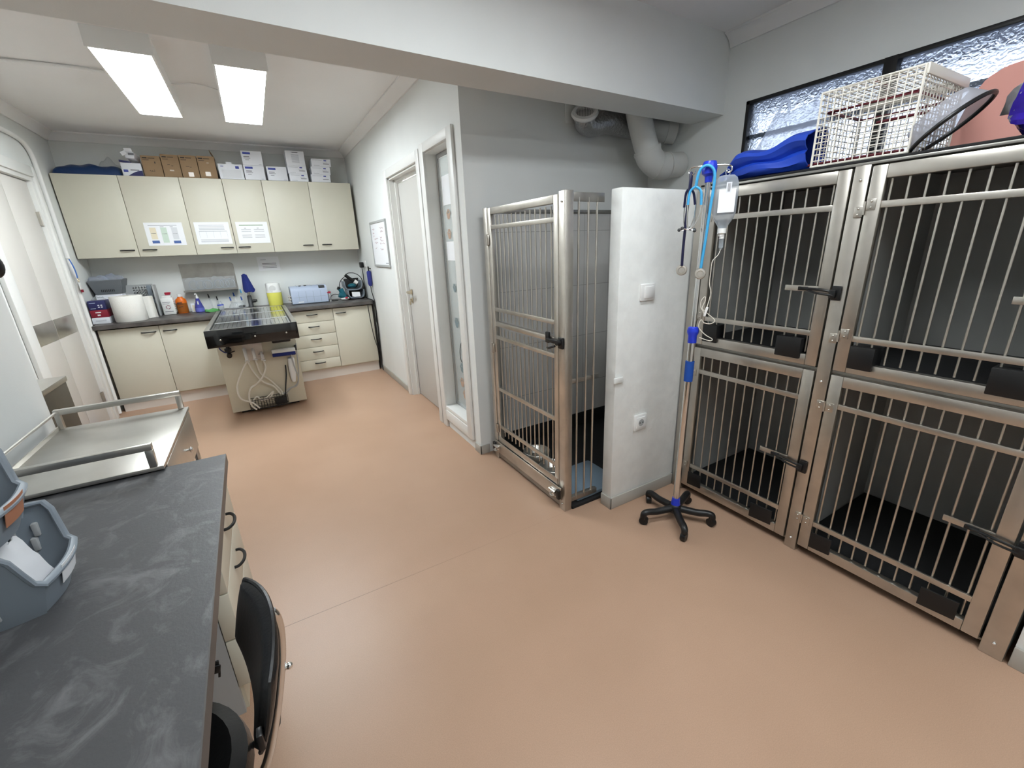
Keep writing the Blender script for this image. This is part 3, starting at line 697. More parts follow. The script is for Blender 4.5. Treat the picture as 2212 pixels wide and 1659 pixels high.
# grey basket with bags, on a white box by the wall
carton('carton', 'tall white carton carrying the grey basket by the back wall', -2.70, -2.49, -.40, -.17, ZW, 1.19, 'cardwhite')
def crate(name, label, x0, x1, y0, y1, z0, z1, m, slots=True, taper=.03, th=.006, group=None, cat='basket'):
    t = thing(name, label, cat, ((x0 + x1) / 2, (y0 + y1) / 2, z0), group)
    mb = MB(); tx = taper
    A = [(x0 + tx, y0 + tx), (x1 - tx, y0 + tx), (x1 - tx, y1 - tx), (x0 + tx, y1 - tx)]; B = [(x0, y0), (x1, y0), (x1, y1), (x0, y1)]
    for k in range(4):
        a0, a1, b0, b1 = A[k], A[(k + 1) % 4], B[k], B[(k + 1) % 4]
        mb.sheet(lambda u, v, a0=a0, a1=a1, b0=b0, b1=b1: ((a0[0] + (a1[0] - a0[0]) * u) * (1 - v) + (b0[0] + (b1[0] - b0[0]) * u) * v, (a0[1] + (a1[1] - a0[1]) * u) * (1 - v) + (b0[1] + (b1[1] - b0[1]) * u) * v, z0 + (z1 - z0) * v), 4, 4, -th)
    mb.box(x0 + tx, x1 - tx, y0 + tx, y1 - tx, z0, z0 + th)
    part('shell', mb, m, t)
    part('rim', MB().tube([(x0, y0, z1), (x1, y0, z1), (x1, y1, z1), (x0, y1, z1)], .008, 8, closed=True), m, t)
    return t
bk = crate('plastic_basket', 'dark grey plastic basket full of bags on the worktop by the left wall', -2.72, -2.46, -.43, -.18, 1.192, 1.325, 'greymid')
sl = MB()
for k in range(8): sl.box(-2.64 + .014 * k, -2.634 + .014 * k, -.4165, -.41, 1.215, 1.25)
part('slot', sl, 'dark', bk)
for k, (x, y, rz, lab) in enumerate(((-2.64, -.33, .3, 'clear bag of supplies at the left in the grey basket'), (-2.55, -.30, -.4, 'clear bag of supplies at the right in the grey basket'))):
    mb = MB(); mb.sheet(lump(-.09, .09, -.06, .06, 0, lambda u: .05, seed=20 + k, amp=.008), 14, 10, .001)
    bmesh.ops.transform(mb.bm, matrix=Matrix.Translation((x, y - .02, 1.325 + .01 * k)) @ Euler((.22, .05, rz)).to_matrix().to_4x4(), verts=mb.bm.verts)
    single('plastic_bag', mb, 'bag', lab, 'plastic bag', 'bags of supplies in the grey basket')
# paper towel roll with loose end
pr_ = thing('paper_roll', 'big white paper towel roll standing on the worktop', 'paper roll', (-2.428, -.60, ZW))
part('roll', MB().lathe([(.03, .0), (.128, .0), (.132, .006), (.132, .248), (.128, .254), (.03, .254), (.03, 0)], (-2.428, -.60, ZW), 40), 'tissue', pr_)
part('core', MB().lathe([(.026, .001), (.03, .001), (.03, .253), (.026, .253), (.026, .001)], (-2.428, -.60, ZW), 24), 'card', pr_)
part('loose_sheet', MB().sheet(lambda u, v: (-2.30 + .075 * u, -.55 + .05 * math.sin(2.5 * u) - .02 * v, ZW + .003 + .23 * v), 8, 4, .0015), 'tissue', pr_)
# grey draining rack / folded crate leaning on the wall
rk = thing('folding_crate', 'grey plastic folding crate standing behind the paper roll', 'crate', (-2.36, -.24, ZW))
mb = MB(); x0, x1, z0, z1 = -2.49, -2.245, ZW, 1.262
mb.box(x0, x1, -.25, -.235, z0, z0 + .02).box(x0, x1, -.25, -.235, z1 - .018, z1).box(x0, x0 + .02, -.25, -.235, z0 + .02, z1 - .018).box(x1 - .02, x1, -.25, -.235, z0 + .02, z1 - .018)
mb.box(x0 + .02, -2.42, -.248, -.237, z0 + .02, z1 - .018)
for r_ in range(12): mb.box(-2.42, x1 - .02, -.247, -.238, z0 + .02 + r_ * .0255, z0 + .033 + r_ * .0255)
for c_ in range(7): mb.box(-2.42 + c_ * .024, -2.408 + c_ * .024, -.247, -.238, z0 + .02, z1 - .018)
part('panel', mb, 'lightgrey', rk)
part('panel', MB().box(-2.242, -2.225, -.34, -.20, ZW, 1.25, .003), 'lightgrey', rk)
part('hinge', MB().box(-2.30, -2.255, -.275, -.25, 1.1, 1.25, .008).box(-2.27, -2.23, -.30, -.25, 1.05, 1.10, .006), 'grey', rk)
# bottles
def bottle(name, label, x, y, body, cap, label_bars=None, box=None, group=None, seg=24, sy=1.0, sx=1.0):
    t = thing(name, label, 'bottle', (x, y, ZW), group)
    for nm, prof, m in body: part(nm, MB().lathe(prof, (x, y, ZW), seg, None, sx, sy), m, t)
    return t
t = thing('canister', 'white square bottle with a red cap beside the orange bottle', 'bottle', (-2.145, -.30, ZW))
mb = MB(); mb.box(-2.203, -2.09, -.335, -.25, ZW, 1.105, .01); mb.obox((-2.147, -.29, 1.112), (.09, .07, .03), None, .012)
for k in range(7): mb.cyl((-2.088, -.335 + .003, ZW + .03 + .02 * k), (-2.088, -.25, ZW + .03 + .02 * k), .004, seg=8)
part('body', mb, 'white', t)
part('neck', MB().cyl((-2.135, -.29, 1.12), (-2.135, -.29, 1.145), .022), 'white', t)
part('cap', MB().cyl((-2.13, -.29, 1.135), (-2.13, -.29, 1.162), .026).box(-2.13, -2.10, -.32, -.26, 1.146, 1.16, .004), 'redcap', t)
part('label', MB().box(-2.19, -2.12, -.3365, -.3345, 1.055, 1.06).box(-2.19, -2.13, -.3365, -.3345, 1.04, 1.044).box(-2.185, -2.11, -.3365, -.3345, .953, .96), 'print', t)
lg = MB()
for k, (a0, a1) in enumerate(((.3, 2.0), (2.4, 4.1), (4.5, 6.2))): lg.tube([(-2.147 + .019 * math.cos(a), -.3362, 1.005 + .019 * math.sin(a)) for a in [a0 + (a1 - a0) * q / 8 for q in range(9)]], .004, 6)
part('logo', lg, 'marker', t)
t = thing('flask', 'orange bottle with brown liquid and a white cap', 'bottle', (-2.033, -.25, ZW))
part('body', MB().lathe([(0, 0), (.05, 0), (.053, .006), (.053, .135), (.046, .155), (.026, .172), (.024, .185), (0, .185)], (-2.033, -.25, ZW), 24, None, 1, .8), 'orange', t)
part('liquid', MB().lathe([(0, .006), (.0536, .006), (.0536, .112), (0, .112)], (-2.033, -.25, ZW), 24, None, 1, .8), 'brownliq', t)
part('cap', MB().cyl((-2.033, -.25, ZW + .183), (-2.033, -.25, ZW + .212), .024, .022), 'white', t)
part('label', MB().box(-2.068, -2.022, -.2955, -.29, 1.033, 1.042).box(-2.068, -2.012, -.2955, -.29, 1.02, 1.025).box(-2.06, -2.02, -.2955, -.29, .99, .995), 'printd', t)
carton('small_carton', 'small cream carton behind the blue spray bottle', -1.952, -1.912, -.27, -.24, ZW, 1.02, 'cardwhite', [(.3, .9, .1, .8, 'postertan')])
t = thing('spray_bottle', 'blue cone shaped bottle with a white spout', 'bottle', (-1.868, -.33, ZW))
part('body', MB().lathe([(0, 0), (.042, 0), (.045, .008), (.044, .05), (.02, .135), (.016, .155), (0, .155)], (-1.868, -.33, ZW), 24), 'bluebottle', t)
part('liquid', MB().lathe([(0, .005), (.0457, .007), (.0447, .05), (0, .05)], (-1.868, -.33, ZW), 24), 'blueliq', t)
part('spout', MB().cyl((-1.868, -.33, ZW + .153), (-1.868, -.33, ZW + .178), .013).tube([(-1.868, -.33, ZW + .175), (-1.869, -.333, ZW + .195), (-1.875, -.345, ZW + .205)], .010, 10, 3), 'white', t)
part('label', MB().obox((-1.868, -.362, ZW + .09), (.014, .002, .075), (.30, 0, 0)), 'white', t)
single('sponge_cloth', MB().sheet(lambda u, v: (-1.815 + .13 * u, -.44 + .1 * v, ZW + .026 + .006 * math.sin(9 * u + 3 * v)), 12, 8, .024), 'green', 'green cleaning cloth folded on the worktop', 'cloth')
t = thing('drip_bottle', 'small clear bottle with a blue band by the green cloth', 'bottle', (-1.668, -.28, ZW))
part('body', MB().lathe([(0, 0), (.03, 0), (.032, .01), (.032, .06), (.016, .085), (.014, .1), (0, .1)], (-1.668, -.28, ZW), 20), 'bottleclear', t)
part('band', MB().lathe([(.0325, .052), (.0332, .052), (.0332, .062), (.0325, .062), (.0325, .052)], (-1.668, -.28, ZW), 20), 'blueplastic', t)
# clear breathing masks and hoses with blue tips hanging/standing behind the sink
for k, (x, z, c) in enumerate(((-1.769, 1.088, 'black'), (-1.692, 1.053, 'black'), (-1.561, 1.034, 'bluefoam'), (-1.517, 1.084, 'bluefoam'), (-1.436, 1.115, 'skyblue'), (-1.446, 1.03, 'bluefoam'))):
    lab = ['clear tube with a black tip, leftmost behind the green cloth', 'clear tube with a black tip behind the small clear bottle', 'clear tube with a blue tip, lowest one left of the tap', 'clear tube with a blue tip, second left of the tap', 'clear tube with a large light blue tip next to the tap', 'clear tube with a short blue tip right beside the tap'][k]
    t = thing('airway_tube', lab, 'tube', (x, -.22, ZW), 'clear tubes with coloured tips behind the sink')
    part('tube', MB().tube([(x + .015, -.22, ZW), (x + .012, -.20, (ZW + z) / 2), (x, -.175, z - .02)], .008, 8, 4), 'clear', t)
    part('tip', MB().tube([(x + .002, -.178, z - .025), (x - .004, -.172, z + .018)], .009, 8, rfun=lambda u: .005 + .007 * math.sin(PI * min(1, u + .15))), c, t)
t = thing('face_mask', 'clear dome shaped breathing mask beside the tap', 'mask', (-1.50, -.28, ZW))
part('dome', MB().sheet(lambda u, v: (-1.50 + .088 * math.cos(PI * 2 * u) * math.cos(v * PI / 2 * .9), -.28 + .055 * math.sin(PI * 2 * u) * math.cos(v * PI / 2 * .9), ZW + .004 + .075 * math.sin(v * PI / 2 * .9)), 28, 8, .002), 'clear', t)
part('seal', MB().ball((-1.455, -.30, ZW + .022), (.035, .02, .018)), 'black', t)
# steel shelf with clear packs
sh = thing('steel_wall_shelf', 'small stainless steel wall rack above the worktop', 'shelf', (-1.717, YB, 1.15))
mb = MB(); xs0, xs1 = -1.98, -1.454
pl = [(xs0, 1.15), (xs1, 1.15), (xs1, 1.43), (xs1 - .012, 1.445), (xs1 - .03, 1.452), (xs0, 1.452)]
mb.prism(pl, YB - .004, YB - .001, 'y')
part('back_plate', mb, 'steeld', sh)
part('tray', MB().box(xs0, xs1, YB - .13, YB - .004, 1.145, 1.15).box(xs0, xs1, YB - .13, YB - .127, 1.15, 1.165), 'steeld', sh)
part('front_guard', MB().box(xs0 + .01, xs1 - .01, YB - .125, YB - .122, 1.166, 1.30, .001), 'clear', sh)
for k, (a, b, lab) in enumerate(((-1.955, -1.68, 'clear pack of tubing at the left on the steel wall rack'), (-1.70, -1.47, 'clear pack of tubing at the right on the steel wall rack'))):
    mb = MB()
    mb.sheet(lambda u, v, a=a, b=b, k=k: (a + (b - a) * u, YB - .065 - .05 * math.cos(PI * v) * (1 - .3 * abs(u - .5)), 1.153 + (.13 + .02 * math.sin(4 * u + k)) * math.sin(PI * v) ** .8 + .008 * math.sin(21 * u + 9 * v)), 26, 12, .001)
    t = single('tubing_pack', mb, 'bagclear', lab, 'plastic bag', 'clear packs on the steel wall rack')
    cl = MB()
    for q in range(3):
        cx_ = a + (b - a) * (.28 + .24 * q)
        cl.tube([(cx_ + .045 * math.cos(s * PI / 4), YB - .06 - .01 * q, 1.215 + .05 * math.sin(s * PI / 4)) for s in range(8)], .005, 6, 3, closed=True)
    part('coil', cl, 'bottleclear', t)
# tap with a blue cloth sleeve hung on its end
t = thing('tap', 'black kitchen tap with side lever behind the sink table', 'tap', (-1.36, -.25, ZW))
part('base', MB().lathe([(0, 0), (.03, 0), (.03, .012), (.024, .02), (.023, .13), (.018, .14), (0, .14)], (-1.36, -.25, ZW), 20), 'darkgrey', t)
part('spout', MB().tube([(-1.36, -.25, ZW + .13), (-1.362, -.25, ZW + .26), (-1.365, -.26, ZW + .33), (-1.367, -.30, ZW + .355), (-1.366, -.34, ZW + .345)], .013, 10, 4), 'steeld', t)
part('lever', MB().cyl((-1.36, -.25, ZW + .065), (-1.30, -.255, ZW + .068), .017).tube([(-1.30, -.255, ZW + .068), (-1.285, -.257, ZW + .069)], .011).obox((-1.31, -.255, ZW + .082), (.05, .012, .008)), 'black', t)
mb = MB()
mb.sheet(lambda u, v: (-1.352 + .0 + (.024 + .034 * v) * math.sin(2 * PI * u) - .012 + .022 * v * (1 if v > .9 else .9), -.325 + .02 * v - (.022 + .018 * v) * math.cos(2 * PI * u), ZW + .385 - .19 * v - .018 * v * math.sin(5 * PI * u)), 24, 10, .003)
mb.ball((-1.364, -.325, ZW + .384), (.017, .022, .012))
single('cloth_sleeve', mb, 'bluedeep', 'deep blue cloth sleeve hung over the end of the tap', 'cloth')
# yellow sharps container
t = thing('sharps_container', 'yellow waste container with a white lid on the worktop', 'container', (-1.09, -.30, ZW))
part('tub', MB().lathe([(0, 0), (.072, 0), (.078, .01), (.082, .155), (0, .155)], (-1.09, -.30, ZW), 28, None, 1, .72), 'yellow', t)
part('lid', MB().lathe([(.0, .155), (.084, .155), (.084, .168), (.08, .172), (.078, .262), (.07, .27), (0, .272)], (-1.09, -.30, ZW), 28, None, 1, .72), 'white', t)
part('flap', MB().cyl((-1.10, -.362, ZW + .208), (-1.10, -.352, ZW + .21), .036, seg=24).box(-1.12, -1.10, -.364, -.355, ZW + .165, ZW + .18, .003), 'white', t)
# pale blue concentrator box
t = thing('sterilizer_case', 'pale blue ribbed box shaped device on the worktop', 'device', (-.71, -.36, ZW))
x0, x1 = -.918, -.505
pf = [(-.50, .012), (-.485, .0), (-.24, .0), (-.225, .012), (-.225, .175), (-.255, .21), (-.45, .212), (-.48, .195), (-.50, .16)]
part('body', MB().prism([(a, ZW + b) for a, b in pf], x0, x1, 'x'), 'bluegrey', t)
gr = MB()
for k in range(1, 5): gr.box(x0 + .083 * k - .001, x0 + .083 * k + .001, -.5012, -.499, ZW + .02, ZW + .155).box(x0 + .083 * k - .001, x0 + .083 * k + .001, -.47, -.24, ZW + .211, ZW + .2132)
gr.box(x0 + .02, x1 - .02, -.5012, -.499, ZW + .085, ZW + .0865)
part('groove', gr, 'grey', t)
part('connector', MB().cyl((x0, -.46, ZW + .10), (x0 - .035, -.46, ZW + .10), .012).cyl((x0, -.46, ZW + .065), (x0 - .035, -.46, ZW + .065), .012).cyl((x0, -.46, ZW + .03), (x0 - .02, -.46, ZW + .03), .009).box(x0 - .03, x0 - .018, -.475, -.445, ZW + .05, ZW + .118), 'chrome', t)
part('display', MB().obox((-.562, -.472, ZW + .197), (.07, .05, .012), (.52, 0, 0), .004), 'darkgrey', t)
part('knob', MB().cyl((-.80, -.4, ZW + .21), (-.80, -.4, ZW + .22), .014).cyl((-.74, -.4, ZW + .21), (-.74, -.4, ZW + .222), .016), 'darkgrey', t)
part('label', MB().box(-.85, -.79, -.5015, -.4995, ZW + .022, ZW + .034), 'white', t)
t = thing('sample_tube', 'clear tube with a red cap beside the pale blue device', 'tube', (-.483, -.50, ZW))
part('tube', MB().lathe([(0, 0), (.013, 0), (.013, .11), (0, .11)], (-.483, -.50, ZW), 14), 'clear', t)
part('cap', MB().cyl((-.483, -.50, ZW + .11), (-.483, -.50, ZW + .13), .016).box(-.512, -.49, -.508, -.492, ZW + .112, ZW + .124, .003), 'redcap', t)
# grey two tier holder with clippers
def tier(z0, z1, x0, x1, y0, y1, th=.012):
    mb = MB(); n = 24
    def prof(u):   # U shaped cradle in xz
        a = PI + PI * u
        return ((x0 + x1) / 2 + (x1 - x0) / 2 * math.copysign(abs(math.cos(a)) ** .45, math.cos(a)), z1 + (z1 - z0) * math.copysign(abs(math.sin(a)) ** .55, math.sin(a)))
    mb.sheet(lambda u, v: (prof(u)[0] + .004, y0 + (y1 - y0) * v, prof(u)[1]), n, 2, th)
    return mb
t = thing('clipper_holder', 'grey two tier holder for clippers on the worktop by the plug', 'holder', (-.155, -.36, ZW))
part('tier', tier(ZW + .025, ZW + .12, -.245, -.06, -.46, -.24), 'grey', t)
part('tier', tier(ZW + .13, ZW + .235, -.275, -.075, -.45, -.24), 'grey', t)
part('frame', MB().box(-.25, -.06, -.25, -.235, ZW, ZW + .26, .006).box(-.26, -.235, -.44, -.25, ZW, ZW + .03, .004).box(-.085, -.06, -.44, -.25, ZW, ZW + .03, .004).box(-.245, -.06, -.44, -.25, ZW + .118, ZW + .128, .002), 'black', t)
t = thing('hair_clipper', 'black hair clipper with a white end in the upper tier of the holder', 'clipper', (-.18, -.42, ZW + .17), 'clippers at the holder')
part('body', MB().tube([(-.255, -.44, ZW + .315), (-.20, -.44, ZW + .265), (-.15, -.44, ZW + .225)], .026, 12, 3, flat=(1, .8)), 'black', t)
part('head', MB().cyl((-.155, -.455, ZW + .232), (-.118, -.46, ZW + .205), .026, .022), 'white', t)
part('blade', MB().cyl((-.118, -.46, ZW + .205), (-.113, -.461, ZW + .201), .015), 'black', t)
part('cord', MB().tube([(-.25, -.44, ZW + .315), (-.20, -.40, ZW + .335), (-.12, -.38, ZW + .325), (-.05, -.36, ZW + .27), (-.02, -.34, ZW + .16), (.0 - .03, -.33, ZW + .01)], .005, 6, 5), 'cableblack', t)
t = thing('hair_clipper', 'teal hair clipper lying in the upper tier of the holder', 'clipper', (-.17, -.40, ZW + .15), 'clippers at the holder')
part('body', MB().ball((-.18, -.40, ZW + .175), (.055, .05, .028), 16).ball((-.19, -.42, ZW + .18), (.028, .02, .022), 12), 'teal', t)
t = thing('trimmer', 'teal electric trimmer leaning against the left of the holder', 'clipper', (-.31, -.44, ZW), 'clippers at the holder')
part('body', MB().tube([(-.365, -.44, ZW + .075), (-.325, -.44, ZW + .06), (-.30, -.44, ZW + .05)], .035, 14, 3).tube([(-.335, -.43, ZW + .145), (-.315, -.435, ZW + .09), (-.30, -.44, ZW + .04)], .032, 14, 3), 'teal', t)
part('base', MB().ball((-.297, -.445, ZW + .022), (.055, .035, .022)), 'white', t)
part('button', MB().ball((-.283, -.478, ZW + .032), (.018, .008, .012)), 'redcap', t)
part('cord', MB().tube([(-.37, -.44, ZW + .075), (-.42, -.43, ZW + .085), (-.47, -.42, ZW + .05), (-.45, -.42, ZW + .006), (-.38, -.42, ZW + .006)], .005, 6, 5), 'cableblack', t)
t = thing('adapter', 'small black adapter dangling on a cord at the clipper holder', 'adapter', (-.345, -.36, ZW + .12))
part('body', MB().obox((-.35, -.40, ZW + .15), (.035, .03, .04), (0, .5, .3), .004), 'black', t)
part('cord', MB().tube([(-.34, -.40, ZW + .165), (-.325, -.40, ZW + .22), (-.30, -.41, ZW + .26), (-.262, -.42, ZW + .29)], .005, 6, 4), 'cableblack', t)
single('paper_pad', MB().obox((-.155, -.452, ZW + .065), (.10, .006, .06), (-.35, .06, 0)).obox((-.145, -.46, ZW + .05), (.08, .006, .04), (-.4, .0, 0)), 'paper', 'white leaflets in the lower tier of the clipper holder', 'paper')
# wall socket, plug and hanging leads on the white wall
t = thing('wall_socket', 'white wall socket above the right end of the worktop', 'socket', (0, -.50, 1.33))
part('plate', MB().box(-.012, 0, -.58, -.42, 1.325, 1.405, .006), 'white', t)
t = thing('plug', 'black plug with cord in the wall socket by the worktop', 'plug', (-.03, -.46, 1.30))
part('body', MB().box(-.06, -.012, -.49, -.425, 1.315, 1.385, .01), 'black', t)
part('cord', MB().tube([(-.035, -.455, 1.315), (-.03, -.45, 1.2), (-.03, -.42, 1.05), (-.035, -.43, .95), (-.03, -.48, ZW + .008), (-.03, -.70, ZW + .008), (-.032, -.80, ZW + .008), (-.031, -.818, .90), (-.032, -.815, .75), (-.03, -.79, .45), (-.016, -.77, .2), (-.012, -.76, .09)], .0055, 6, 5), 'cableblack', t)
t = thing('massage_brush', 'dark blue handled tool hanging on a cord on the white wall', 'tool', (-.03, -.80, 1.1))
part('handle', MB().tube([(-.03, -.80, 1.285), (-.03, -.80, 1.26), (-.03, -.80, 1.16), (-.03, -.80, 1.10)], .026, 12, 3, rfun=lambda u: .012 + .016 * min(1, u * 4) - .012 * max(0, u - .8) * 5), 'bluehandle', t)
part('hook', MB().cyl((0, -.80, 1.31), (-.03, -.80, 1.315), .007).cyl((-.03, -.80, 1.28), (-.03, -.80, 1.335), .008), 'black', t)
part('cord', MB().tube([(-.03, -.80, 1.105), (-.028, -.805, 1.03), (-.016, -.815, .95), (-.010, -.82, .85), (-.012, -.83, .6), (-.012, -.80, .3), (-.012, -.77, .08)], .005, 6, 5), 'cableblack', t)
mb = MB()
mb.tube([(-.10, -.812, .868), (-.092, -.80, .7), (-.07, -.79, .45), (-.03, -.78, .25), (-.018, -.77, .14), (-.012, -.78, .03), (-.014, -.81, .012), (-.02, -.80, .09)], .005, 6, 6)
mb.tube([(-.008, -.812, .90), (-.018, -.83, .72), (-.01, -.80, .62), (-.02, -.83, .5), (-.012, -.79, .36), (-.012, -.77, .12)], .005, 6, 6)
mb.tube([(-.022, -.812, .89), (-.012, -.822, .78), (-.024, -.825, .68), (-.014, -.825, .58), (-.02, -.80, .42), (-.014, -.775, .1)], .004, 6, 6)
single('black_cables', mb, 'cableblack', 'bundle of black cables hanging from the worktop end to the floor', 'cable')
# whiteboard
t = thing('whiteboard', 'small whiteboard with reddish handwriting beside the grey door', 'whiteboard', (0, -1.43, 1.34))
y0, y1, z0, z1 = -1.765, -1.10, 1.343, 1.823
part('frame', MB().box(-.018, 0, y0, y1, z0, z0 + .022, .002).box(-.018, 0, y0, y1, z1 - .022, z1, .002).box(-.018, 0, y0, y0 + .02, z0 + .022, z1 - .022, .002).box(-.018, 0, y1 - .02, y1, z0 + .022, z1 - .022, .002), 'lightgrey', t)
part('panel', MB().box(-.010, -.002, y0 + .02, y1 - .02, z0 + .022, z1 - .022), 'paper', t)
sc = MB(); r = random.Random(3)
for (yy, zz, ln) in ((-1.17, 1.745, .1), (-1.19, 1.70, .06), (-1.20, 1.67, .05), (-1.24, 1.64, .15), (-1.24, 1.60, .13), (-1.23, 1.54, .07), (-1.50, 1.74, .14), (-1.52, 1.71, .12), (-1.49, 1.65, .07), (-1.47, 1.62, .15), (-1.46, 1.585, .2), (-1.46, 1.53, .11)):
    n = max(5, int(ln / .012)); sc.tube([(-.0104, yy - ln * q / n, zz + (r.random() - .5) * .022) for q in range(n + 1)], .0013, 5, 2)
part('handwriting', sc, 'marker', t)
part('print', MB().box(-.0115, -.0095, -1.73, -1.61, 1.378, 1.388), 'printl', t)

# ------------------------------------------------------------------ sink table standing out from the counter
t = thing('sink_table', 'black and cream wet table standing out from the kitchen counter', 'table', (-1.354, -1.57, 0))
tx0, tx1, ty0, ty1, tz = -1.704, -1.002, -2.09, -.46, .931
part('base', MB().box(-1.69, -1.016, -1.575, -.16, .035, .775, .004), 'creamedge', t)
part('plinth', MB().box(-1.62, -1.09, -1.50, -.2, 0, .035), 'dark', t)
fp = part('front_panel', MB().box(tx0, tx1, ty0, ty0 + .02, .782, tz, .004), 'blackgloss', t)
sc = MB()
for x in (-1.60, -1.345, -1.10): sc.ball((x, ty0 - .001, .845), .008, 10)
part('screw', sc, 'steel', fp)
part('rim', MB().box(tx0, tx0 + .045, ty0 + .02, -.81, .78, tz, .003).box(tx1 - .045, tx1, ty0 + .02, -.81, .78, tz, .003).box(tx0, tx0 + .045, -.812, ty1, .921, tz, .003).box(tx1 - .045, tx1, -.812, ty1, .921, tz, .003).box(tx0 + .045, tx1 - .045, ty1 - .03, ty1, .921, tz, .002).box(tx0 + .045, tx1 - .045, ty0 + .02, ty0 + .035, .80, tz, .002), 'steelt', t)
part('basin', MB().box(tx0 + .045, tx1 - .045, ty0 + .035, -.83, .80, .805).box(tx0 + .045, tx1 - .045, -.842, -.83, .805, .905).box(tx0 + .045, tx1 - .045, -.83, ty1 - .03, .9205, .9225), 'steeld', t)
gx0, gx1 = tx0 + .05, tx1 - .05
for a, b in ((ty0 + .045, -1.63), (-1.615, -1.03), (-1.015, ty1 - .035)):
    gm = MB(); w = (gx1 - gx0)
    gm.box(gx0, gx1, a, a + .012, .915, tz - .001).box(gx0, gx1, b - .012, b, .915 if b < -.6 else .924, tz - .001)
    n = 19
    for k in range(n):
        xx = gx0 + w * k / (n - 1); gm.box(xx - .0152 if k else xx, xx + .0152 if k < n - 1 else xx, a + .012, b - .012, .9235, tz - .002)
    part('grate', gm, 'polished', t)
gd = MB()
for yy in (-1.6225, -1.0225): gd.box(gx0, gx1, yy - .006, yy + .006, .926, tz + .001, .002)
part('divider', gd, 'lightgrey', t)
part('side_strip', MB().box(gx1 + .004, gx1 + .012, ty0 + .06, ty1 - .04, tz - .003, tz + .0015).box(gx0 - .012, gx0 - .004, ty0 + .06, ty1 - .04, tz - .003, tz + .0015), 'black', t)
py = -1.576
vl = MB(); vl.box(-1.485, -1.32, py - .012, py, .535, .70, .004)
part('valve_plate', vl, 'plinth', t)
vv = MB()
for x, z0, z1 in ((-1.474, .553, .655), (-1.404, .558, .645), (-1.338, .54, .60)):
    vv.tube([(x, py - .01, z1), (x + .002, py - .04, z1 - .02), (x + .006, py - .045, z0)], .014, 10, 3).obox((x + .005, py - .045, z0 - .01), (.04, .02, .014), (0, .3, 0), .004)
part('valve', vv, 'white', t)
part('drain_pipe', MB().tube([(-1.36, py - .01, .585), (-1.33, py - .03, .585), (-1.325, py - .04, .60)], .009, 8, 3), 'chrome', t)
gg = MB(); gg.cyl((-1.60, py - .03, .62), (-1.60, py - .055, .615), .022, seg=18).cyl((-1.6, py - .03, .62), (-1.6, py - .03, .775), .016).box(-1.63, -1.575, py - .045, py - .005, .655, .685, .004).cyl((-1.60, py - .03, .64), (-1.55, py - .03, .652), .005)
part('pressure_gauge', gg, 'black', t)
part('hose', MB().tube([(-1.67, py - .02, .76), (-1.665, py - .03, .69), (-1.63, py - .035, .65), (-1.61, py - .03, .65)], .006, 6, 4), 'bluehandle', t)
part('switch_bar', MB().box(-1.23, -1.075, -2.0, -1.85, .745, .782, .012), 'black', t)
dv = thing('foot_scale_display', 'flat white control unit with blue base on the sink table front', 'device', (-1.145, py - .06, .54))
part('cover', MB().obox((-1.145, py - .062, .598), (.21, .12, .042), (-.25, .02, 0), .01), 'white', dv)
part('base', MB().obox((-1.145, py - .066, .564), (.205, .125, .03), (-.25, .02, 0), .004), 'bluedeep', dv)
part('button', MB().box(-1.17, -1.10, py - .118, py - .112, .612, .618), 'darkgrey', dv)
part('clip', MB().box(-1.04, -1.022, py - .05, py, .585, .635, .003), 'black', dv)
single('shower_handset', MB().tube([(-1.092, py - .03, .515), (-1.092, py - .03, .50), (-1.097, py - .032, .42), (-1.103, py - .034, .32), (-1.105, py - .033, .262)], .036, 14, 4, rfun=lambda u: .02 + .02 * math.sin(PI * min(1, .12 + u * .88)), flat=(1, .8)), 'white', 'long white handset hanging on the sink table front', 'handset')
bs = thing('wire_basket', 'black wire basket with cables on the sink table front', 'basket', (-1.36, py - .05, .055))
mb = MB(); bx0, bx1, by0, by1, bz0, bz1 = -1.53, -1.19, py - .095, py - .002, .056, .15
for z in (bz0, bz1): mb.tube([(bx0, by0, z), (bx1, by0, z), (bx1, by1, z), (bx0, by1, z)], .003, 6, closed=True)
for k in range(15): x = bx0 + (bx1 - bx0) * k / 14; mb.tube([(x, by1, bz1), (x, by1, bz0), (x, by0, bz0), (x, by0, bz1)], .0016, 5)
for k in range(1, 5): z = bz0 + (bz1 - bz0) * k / 5; mb.tube([(bx0, by1, z), (bx0, by0, z), (bx1, by0, z), (bx1, by1, z)], .0014, 5)
for k in range(1, 4): y = by0 + (by1 - by0) * k / 4; mb.tube([(bx0, y, bz0), (bx1, y, bz0)], .0014, 5)
part('wires', mb, 'black', bs)
single('power_adapter', MB().box(-1.305, -1.20, py - .085, py - .02, .062, .128, .006), 'black', 'black power adapter in the wire basket', 'adapter')
def cab(pts, r, m, lab, grp='cables on the sink table front'):
    return single('cable', MB().tube(pts, r * 1.3, 7, 6), m, lab, 'cable', grp)
f1 = py - .055; f2 = py - .11
cab([(-1.468, f1, .545), (-1.50, f1, .50), (-1.55, f1 - .01, .417), (-1.599, f1 - .02, .306), (-1.588, f2, .198), (-1.505, f2, .139), (-1.453, f2, .07)], .0065, 'cable', 'white cable looping furthest left on the sink table front')
cab([(-1.466, f1, .545), (-1.435, f1, .428), (-1.375, f1 - .01, .319), (-1.296, f1, .254), (-1.246, f1, .16)], .006, 'cable', 'white cable running diagonally from the left valve to the basket')
cab([(-1.337, f1 + .008, .535), (-1.328, f1, .457), (-1.372, f1 - .02, .368), (-1.439, f1 - .02, .307), (-1.489, f2, .285), (-1.52, f2, .2), (-1.512, f2, .107), (-1.48, f2, .06)], .0065, 'cable', 'white cable bending left from the right valve to the basket')
